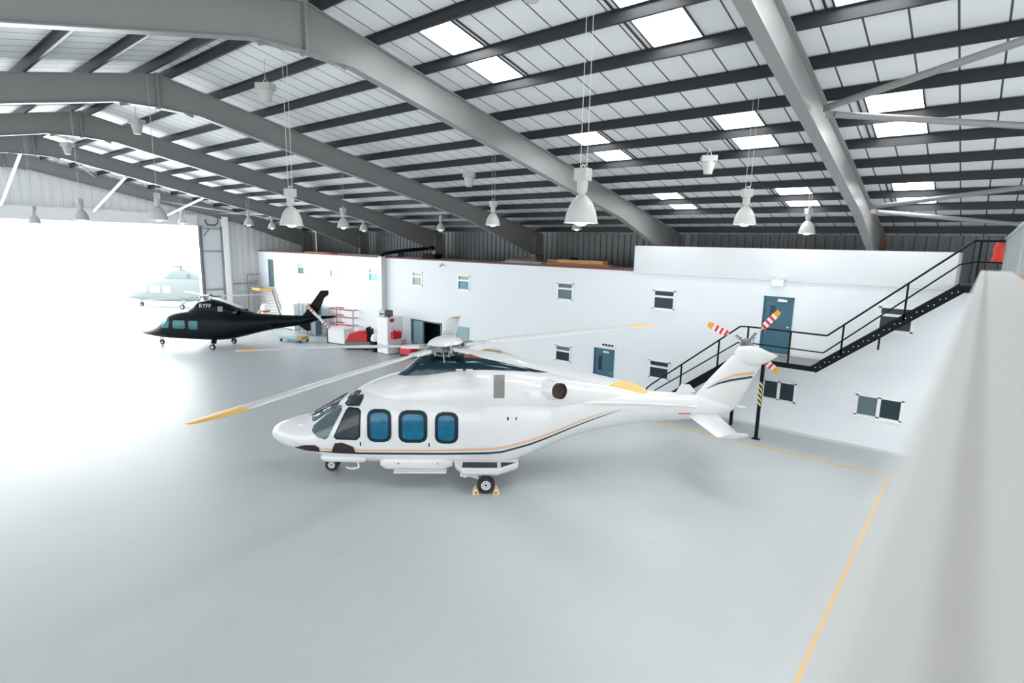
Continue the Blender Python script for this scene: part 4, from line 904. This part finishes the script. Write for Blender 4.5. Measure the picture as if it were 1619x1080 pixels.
# ------------------------------------------------------------------ the dark helicopter (and a pale one outside)
def small_heli(name, loc, rz, label, m_body, m_win, m_blade, scale=1, letters=True, rotor=True):
    Hh = empty(name, loc, rz, label=label, cat='helicopter'); Hh.scale = (scale,)*3
    fb = Body([(-1.30, .70, .78, .04, .74, 2), (-1.1, .65, .84, .18, .74, 2), (-.8, .6, .92, .36, .75, 2.1), (-.3, .54, 1.05, .58, .78, 2.2), (.2, .49, 1.36, .70, .85, 2.4), (.6, .47, 1.72, .77, .95, 2.6), (1.0, .46, 1.98, .80, 1.0, 3), (1.7, .45, 2.12, .82, 1.05, 3.2), (2.4, .45, 2.2, .83, 1.05, 3.2),
        (3.6, .45, 2.25, .84, 1.1, 3.2), (4.5, .52, 2.24, .8, 1.15, 3), (5.2, .68, 2.18, .7, 1.25, 2.8), (6, .90, 2.10, .52, 1.4, 2.5), (7, 1.15, 2.07, .38, 1.55, 2.3), (8, 1.34, 2.06, .29, 1.65, 2.2), (9, 1.52, 2.06, .2, 1.78, 2.1), (9.7, 1.78, 2.10, .12, 1.95, 2), (11.0, 2.02, 2.10, .03, 2.06, 2)])
    fb.mesh(70, 36).build('fuselage', m_body, Hh, smooth=True)
    cb = Body([(1.9, 2.0, 2.18, .3, 2.05, 2.2), (2.3, 2.0, 2.42, .42, 2.1, 2.6), (2.65, 2.0, 2.72, .46, 2.1, 2.8), (3.4, 2.0, 2.82, .48, 2.15, 2.9), (4.2, 2.0, 2.70, .48, 2.15, 2.8), (5.0, 2.0, 2.36, .42, 2.1, 2.6), (5.9, 2.0, 2.14, .25, 2.05, 2.2)])
    cb.mesh(36, 28).build('engine_cowling', m_body, Hh, smooth=True)
    for sd in (-1, 1):
        for poly in ([(.55, 1.15), (1.08, 1.17), (1.12, 1.6), (1.02, 1.74), (.78, 1.62)], rrect(1.35, 1.15, 2.12, 1.64, .1), rrect(2.35, 1.14, 2.92, 1.64, .1)):
            fb.side_patch(poly, .012, sd).build('cabin_window', m_win, Hh)
        fb.top_patch([(.15, sd*.04), (.2, sd*.4), (.7, sd*.5), (.85, sd*.04)], .012).build('windscreen', m_win, Hh)
        cb.side_patch([(4.0, 2.2), (4.3, 2.2), (4.3, 2.5), (4.0, 2.5)], .008, sd, 3, 3).build('intake_grille', 'grille', Hh)
        MB().lathe([(.12, -.4), (.13, 0), (.11, 0), (.1, -.2), (0, -.2)], (5.3, sd*.5, 2.18), (1, sd*.35, .1), n=16).build('exhaust_pipe', m_body, Hh, smooth=True)
        wheel(Hh, 3.93, sd*1.1, .17, .17, .13, 'main_wheel')
        MB().cyl((3.93, sd*1.0, .18), (3.9, sd*.85, .55), .04).bar((3.9, sd*.82, .6), (3.92, sd*.95, .36), .26, .12).build('main_gear_leg', m_body, Hh)
        if m_body != 'outside_grey': MB().loft([[(6.95+k*.25, y, z) , (7.15+k*.25, y, z+.03), (7.55+k*.1, y, z), (7.15+k*.25, y, z-.03)] for k, y, z in ((0, sd*.2, 1.55), (1, sd*1.35, 1.50))]).build('stabiliser', m_body, Hh)
    wheel(Hh, 0, 0, .16, .16, .12, 'nose_wheel')
    MB().cyl((0, -.1, .16), (0, -.1, .5), .03).cyl((0, .1, .16), (0, .1, .5), .03).build('nose_gear_leg', m_body, Hh)
    fp = [(8.85, 2.0), (9.0, 2.1), (10.12, 3.58), (10.6, 3.6), (10.58, 3.34), (10.32, 3.15), (9.9, 2.14), (9.95, 1.85), (9.35, 1.6)]
    MB().prism([(s, -.05, z) for s, z in fp], (0, .1, 0)).build('tail_fin', m_body, Hh, bevel=.03)
    MB().prism([(s, -.04, z) for s, z in [(8.6, 1.52), (9.0, 1.75), (9.4, 1.75), (9.42, 1.18), (9.2, 1.14)]], (0, .08, 0)).build('ventral_fin', m_body, Hh, bevel=.02)
    tr_ = MB().cyl((0, .1, 0), (0, .32, 0), .06).lathe([(0, 0), (.1, .02), (.1, .08), (0, .1)], (0, 0, 0), (0, 1, 0)).build('tail_rotor', 'mech_light', Hh, loc=(10.08, -.38, 2.05))
    for a0 in (-45, 135):
        a = R(a0); tb = MB()
        for r0, r1, ci in ((.1, .45, 0), (.45, .52, 1), (.52, .62, 0), (.62, .70, 1), (.70, .78, 0), (.78, .92, 2)):
            c_, s_ = math.cos(a), math.sin(a)
            vs = [(c_*r_-s_*q, y, s_*r_+c_*q) for r_ in (r0, r1) for q, y in ((-.085, 0), (.085, -.01), (.085, .01), (-.085, .015))]
            tb.add(vs, [(0, 1, 5, 4), (1, 2, 6, 5), (2, 3, 7, 6), (3, 0, 4, 7), (0, 3, 2, 1), (4, 5, 6, 7)], ci)
        tb.build('tail_rotor_blade', ['outside_white', 'red', 'tip_orange'], tr_)
    hb = empty('rotor_head', (3.3, 0, 3.02)); hb.parent = Hh
    mb = MB().cyl((0, 0, -.3), (0, 0, .05), .07).lathe([(0, .16), (.1, .14), (.16, .06), (.16, -.04), (0, -.06)], n=16)
    for k in range(4):
        a = R(-42+90*k); d = Vector((math.cos(a), math.sin(a), 0)); e = Vector((-d.y, d.x, 0))
        mb.bar(d*.1, d*.6, .12, .08).cyl(d*.2+e*.1-Vector((0, 0, .24)), d*.35+e*.12, .015, n=6).cyl(d*.2-e*.1, d*.5-e*.06, .03, n=6)
    mb.build('hub_mechanism', 'mech', hb)
    for k in range(4):
        m1, _ = blade_mesh(.55, 5.4, .33, None, droop=.12, tw=6, t=.03, n=14, cuff=.5); b1 = m1.build('rotor_blade', m_blade, hb, smooth=True); b1.rotation_euler = (0, 0, R(-42+90*k))
    MB().bar((6.2, 0, 2.08), (6.3, 0, 2.3), .01, .08).cyl((7.0, 0, 1.15), (7.1, 0, .95), .012).build('antenna', 'mech_light', Hh)
    if letters:
        for sd in (-1, 1):
            cu = bpy.data.curves.new('registration_lettering', 'FONT'); cu.body = 'RYFF'; cu.size = .34; cu.extrude = .003; cu.align_x = 'LEFT'; cu.space_character = 1.05
            cu.materials.append(M['letter_white']); lo = bpy.data.objects.new('registration_lettering', cu); COL.objects.link(lo); lo.parent = Hh
            if sd < 0: lo.location = (2.85, -.485, 2.40); lo.rotation_euler = (R(84), 0, 0)
            else: lo.location = (3.85, .485, 2.40); lo.rotation_euler = (R(84), 0, R(180))
            bpy.context.view_layer.update(); dg = bpy.context.evaluated_depsgraph_get(); me = bpy.data.meshes.new_from_object(lo.evaluated_get(dg))
            lm = bpy.data.objects.new('registration_lettering', me); COL.objects.link(lm); lm.parent = Hh; lm.location = lo.location; lm.rotation_euler = lo.rotation_euler
            bpy.data.objects.remove(lo)
    return Hh
small_heli('black_helicopter', (-37.88, 11.97, 0), R(35.3), 'smaller black helicopter lettered RYFF parked by the open door', 'heli_black', 'heli_window', 'outside_white')
small_heli('pale_helicopter', (-60.2, 17.6, 0), R(36), 'pale washed-out helicopter standing outside beyond the open door', 'outside_grey', 'outside_white', 'outside_white', scale=1.25, letters=False)

# ------------------------------------------------------------------ workshop clutter by the office wall
# tall white cabinet
t = empty('tall_cabinet', (-26.35, 20.35, 0), R(0), label='tall white cabinet standing out from the wall by the pale pipe', cat='cabinet')
MB().box(-.55, -.6, .04, .45, .5, 2.12).box(-.57, -.62, 2.12, .47, .52, 2.16).build('cabinet_body', 'white_matte', t)
MB().box(-.53, -.615, .1, -.06, -.6, 2.08).build('cabinet_door', 'white_matte', t); MB().box(-.04, -.615, .1, .43, -.6, 2.08).build('cabinet_door', 'white_matte', t)
MB().box(-.45, -.63, .35, -.15, -.615, .6).build('vent_panel', 'panel_grey', t)
MB().box(.45, -.45, 1.9, .47, -.15, 2.1).build('red_flag_sticker', 'red', t)
MB().box(.45, -.3, 1.5, .465, -.2, 1.6).build('notice', 'panel_grey', t)
t = empty('red_box', (-25.8, 20.25, .92), label='bright red box on the side of the tall white cabinet', cat='box')
MB().box(-.09, -.3, 0, .16, .3, .42).build('box_body', 'red', t, bevel=.02); MB().box(-.09, -.12, .42, .1, -.06, .5).build('handle', 'red', t)
t = empty('monitor', (-26.2, 20.1, 2.16), R(20), label='dark monitor standing on top of the tall white cabinet', cat='monitor')
MB().box(-.25, -.03, .05, .25, .03, .42).build('screen', 'screen', t); MB().box(-.05, -.08, 0, .05, .08, .1).build('stand', 'black_steel', t)
t = empty('printer', (-26.7, 20.1, 2.16), R(10), label='pale grey machine on top of the tall white cabinet beside the monitor', cat='printer')
MB().box(-.22, -.2, 0, .22, .2, .36).build('printer_body', 'panel_grey', t, bevel=.02); MB().box(-.15, -.21, .1, .15, -.2, .2).build('paper_slot', 'screen', t)
# red floor scrubber
t = empty('floor_scrubber', (-28.6, 19.75, 0), R(35), label='red and grey ride-on floor scrubber parked left of the white cabinet', cat='floor scrubber')
MB().loft([[(x, y, z) for y, z in ((-.38, .48), (.38, .48), (.38, zt), (.25, zt+.1), (-.25, zt+.1), (-.38, zt))] for x, zt in ((-.8, .52), (-.6, .85), (-.1, 1.0), (.35, 1.05), (.55, .95))]).build('red_hood', 'red', t, bevel=.03)
MB().box(-.85, -.42, .24, .75, .42, .5).build('chassis', 'grille', t, bevel=.04); MB().box(-.8, -.38, .08, .7, .38, .24).build('skirt', 'black', t)
MB().box(.5, -.3, .34, .75, .3, 1.25).box(.45, -.28, 1.2, .6, .28, 1.35).build('control_column', 'black_steel', t, bevel=.03)
for x in (-.55, .5):
    for y in (-.42, .42): MB().cyl((x, y-.04, .13), (x, y+.04, .13), .13, n=16).build('wheel', 'rubber', t)
MB().tube([(-.85, -.5, .1), (-1.0, 0, .08), (-.85, .5, .1)], .05).build('squeegee', 'black', t)
# white chest and small bins
t = empty('white_chest', (-31.0, 19.95, 0), R(10), label='low white chest standing left of the red floor scrubber', cat='chest')
MB().box(-.75, -.4, .05, .75, .4, .95).build('chest_body', 'white_matte', t, bevel=.02); MB().box(-.77, -.42, .95, .77, .42, 1.02).build('lid', 'white_matte', t); MB().box(-.8, -.42, 0, -.74, .42, .95).build('corner_post', 'black_steel', t)
t = empty('waste_bin', (-27.25, 19.95, 0), label='black bin with a white bag between scrubber and white cabinet', cat='bin')
MB().lathe([(0, 0), (.26, 0), (.31, .75), (.3, .76), (.27, .7), (0, .7)], n=20).build('bin_body', 'black_steel', t, smooth=True)
MB().lathe([(.30, .62), (.34, .70), (.33, .85), (.26, 1.0), (.12, 1.08), (0, 1.08)], n=14).build('bag', 'white_matte', t, smooth=True)
# red and grey rack
t = empty('tyre_rack', (-32.1, 21.0, 0), R(15), label='open rack with red shelf beams and thin grey posts', cat='rack')
for x in (-1.05, 1.05):
    for y in (-.4, .4): MB().box(x-.03, y-.03, 0, x+.03, y+.03, 2.05).build('post', 'blue_pole', t)
for z in (.45, 1.0, 1.5, 2.0): MB().box(-1.05, -.43, z, 1.05, -.39, z+.07).box(-1.05, .39, z, 1.05, .43, z+.07).box(-1.07, -.4, z, -1.03, .4, z+.05).box(1.03, -.4, z, 1.07, .4, z+.05).build('shelf_beam', 'red_orange', t)
MB().box(-1.0, -.38, .5, 1.0, .38, .52).build('shelf_board', 'red_orange', t)
for i, (x, h, c, lb) in enumerate(((-.7, .34, 'red', 'red canister on the lower shelf of the red rack'), (-.3, .25, 'brown_steel', 'brown tin on the lower shelf of the red rack'))):
    q = MB().cyl((0, 0, 0), (0, 0, h), .13, n=14).cyl((0, 0, h), (0, 0, h+.06), .05, n=10).build('canister', c, smooth=True); q.location = (-32.1+x*.966, 21.0+x*.26, .52); tag(q, lb, 'canister')
# glass-fronted tool cabinets behind the black tail
for i, (x, y, w, h, m_, lb) in enumerate(((-36.2, 20.6, 1.0, 2.1, 'teal_pale', 'grey-blue tool locker behind the black helicopter tail rotor'), (-34.9, 20.4, .9, 2.0, 'glass_grey', 'slate locker right behind the black tail boom'), (-38.3, 20.6, 1.3, 1.9, 'outside_white', 'pale display cabinet left of the black tail fin'))):
    t = empty('tool_locker', (x, y, 0), R(8), label=lb, cat='locker')
    MB().box(-w/2, -.25, .08, w/2, .25, h).build('locker_body', m_, t)
    for sx_ in (-1, 1):
        MB().box(min(sx_*.02, sx_*(w/2-.04)), -.27, .14, max(sx_*.02, sx_*(w/2-.04)), -.25, h-.06).build('locker_door', m_ if i else 'glass_grey', t)
        MB().box(sx_*w/2-.03, -.29, 0, sx_*w/2+.03, -.25, h+.02).build('edge_post', 'steel_grey' if i < 2 else 'upvc', t)
# yellow access steps at the far door
t = empty('access_steps', (-42.6, 20.6, 0), label='yellow access steps with a caged platform at the far upper door', cat='access steps')
MB().box(-1.4, -.45, 2.60, .6, .6, 2.68).build('platform', 'steel_grey', t); MB().box(-.6, -.48, 2.58, .62, -.42, 2.78).box(.58, -.45, 2.58, .66, .6, 2.78).build('yellow_kickboard', 'tip_yellow', t)
for yy in (-.4, .5): MB().bar((.62, yy, 2.62), (2.2, yy, .02), .05, .16).build('side_rail', 'steel_grey', t)
for k in range(11):
    u = (k+.7)/12; MB().box(.62+1.58*u-.1, -.38, 2.62-2.6*u, .62+1.58*u+.12, .48, 2.62-2.6*u+.03).build('step', 'lever_yellow', t)
for x, y in ((-1.38, -.43), (-.4, -.43), (.55, -.43), (-1.38, .5)): MB().box(x-.025, y-.025, 0, x+.025, y+.025, 3.75).build('post', 'steel_grey', t)
MB().tube([(-1.38, .5, 3.7), (-1.38, -.43, 3.7), (.55, -.43, 3.7)], .025).tube([(-1.38, .5, 3.2), (-1.38, -.43, 3.2), (.55, -.43, 3.2)], .02).tube([(.0, -.43, 2.68), (-.9, -.43, 3.2)], .02).build('guard_rail', 'steel_grey', t)
# gas bottle, extinguisher, red trolley near the far corner
t = empty('gas_cylinder', (-40.4, 19.7, 0), label='white cylinder unit with an orange band below the access steps', cat='cylinder')  # the gas cylinder, a plain white tank with a band
MB().lathe([(0, 0), (.3, .02), (.32, .1), (.32, 1.5), (.2, 1.72), (.06, 1.78), (0, 1.78)], n=20).build('tank', 'white_matte', t, smooth=True); MB().lathe([(.323, 1.15), (.326, 1.15), (.326, 1.3), (.323, 1.3)], n=20).build('band', 'red_orange', t)
t = empty('fire_extinguisher', (-39.7, 19.35, .0), label='red fire extinguisher on the floor beside the white cylinder', cat='fire extinguisher')
MB().lathe([(0, 0), (.1, .01), (.11, .05), (.11, .5), (.06, .6), (.03, .63), (0, .63)], n=16).build('bottle', 'red', t, smooth=True); MB().bar((0, 0, .63), (.0, -.12, .68), .03, .03).tube([(.03, 0, .63), (.14, 0, .5), (.14, 0, .2)], .012).build('valve_hose', 'black', t)
t = empty('engine_trolley', (-42.3, 19.1, 0), R(-75), label='low red and black trolley behind the black helicopter engine', cat='trolley')
MB().box(-.5, -1.1, .35, .5, 1.1, .45).tube([(-.4, -1, .45), (-.3, -.8, .95), (.2, .6, .98), (.3, .9, .45)], .03).build('trolley_frame', 'black_steel', t)
MB().box(-.3, .45, .45, .3, 1.0, .95).build('red_tank', 'red', t, bevel=.03)
for x in (-.4, .4):
    for y in (-.9, .9): MB().cyl((x, y, 0.12), (x+.06, y, .12), .12, n=12).cyl((x+.03, y, .12), (x+.03, y, .36), .02).build('wheel', 'rubber', t)
# cardboard box by the wall, trolley right of cabinet
t = empty('cardboard_box', (-18.9, 20.9, 0), R(4), label='brown cardboard box on a stand against the office wall behind the rotor cowling', cat='box')
MB().box(-.45, -.22, .75, .45, .22, 1.1).build('carton', 'cardboard', t); MB().box(-.5, -.25, 0, .5, .25, .75).build('stand', 'upvc', t)
t = empty('hose_reel', (-25.5, 20.6, 0), R(12), label='dark wheeled hose reel beside the white cabinet foot', cat='hose reel')
MB().lathe([(.1, -.1), (.3, -.1), (.3, .1), (.1, .1)], (0, 0, .32), (0, 1, 0), n=20).build('reel', 'rubber', t, smooth=True); MB().bar((0, -.14, 0), (0, -.14, .8), .04, .04).bar((0, .14, 0), (0, .14, .8), .04, .04).bar((0, -.16, .8), (0, .16, .8), .04, .04).build('reel_frame', 'steel_grey', t)
t = empty('red_tool_cart', (-24.7, 20.3, 0), R(5), label='low red tool cart in front of the wide dark doorway', cat='tool cart')
MB().box(-.45, -.28, .15, .45, .28, .7).build('cart_body', 'red', t, bevel=.02)
for k in range(3): MB().box(-.42, -.295, .2+k*.17, .42, -.28, .34+k*.17).build('drawer', 'red', t)
MB().tube([(.45, -.25, .7), (.55, -.25, .95), (.55, .25, .95), (.45, .25, .7)], .015).build('push_handle', 'mech_light', t)
for x in (-.38, .38):
    for y in (-.2, .2): MB().cyl((x, y-.02, .075), (x, y+.02, .075), .075, n=12).build('caster', 'rubber', t)
t = empty('flat_dolly', (-33.6, 18.2, 0), R(20), label='pale blue flat dolly on the floor behind the black tail boom', cat='dolly')  # a flat wheeled dolly, deck and orange pad only
MB().box(-.9, -.4, .18, .9, .4, .26).build('deck', 'blue_pole', t); MB().box(.5, -.3, .26, .85, .3, .4).build('orange_pad', 'tip_orange', t)
for x in (-.75, .75):
    for y in (-.33, .33): MB().cyl((x, y-.03, .09), (x, y+.03, .09), .09, n=12).build('caster', 'rubber', t)
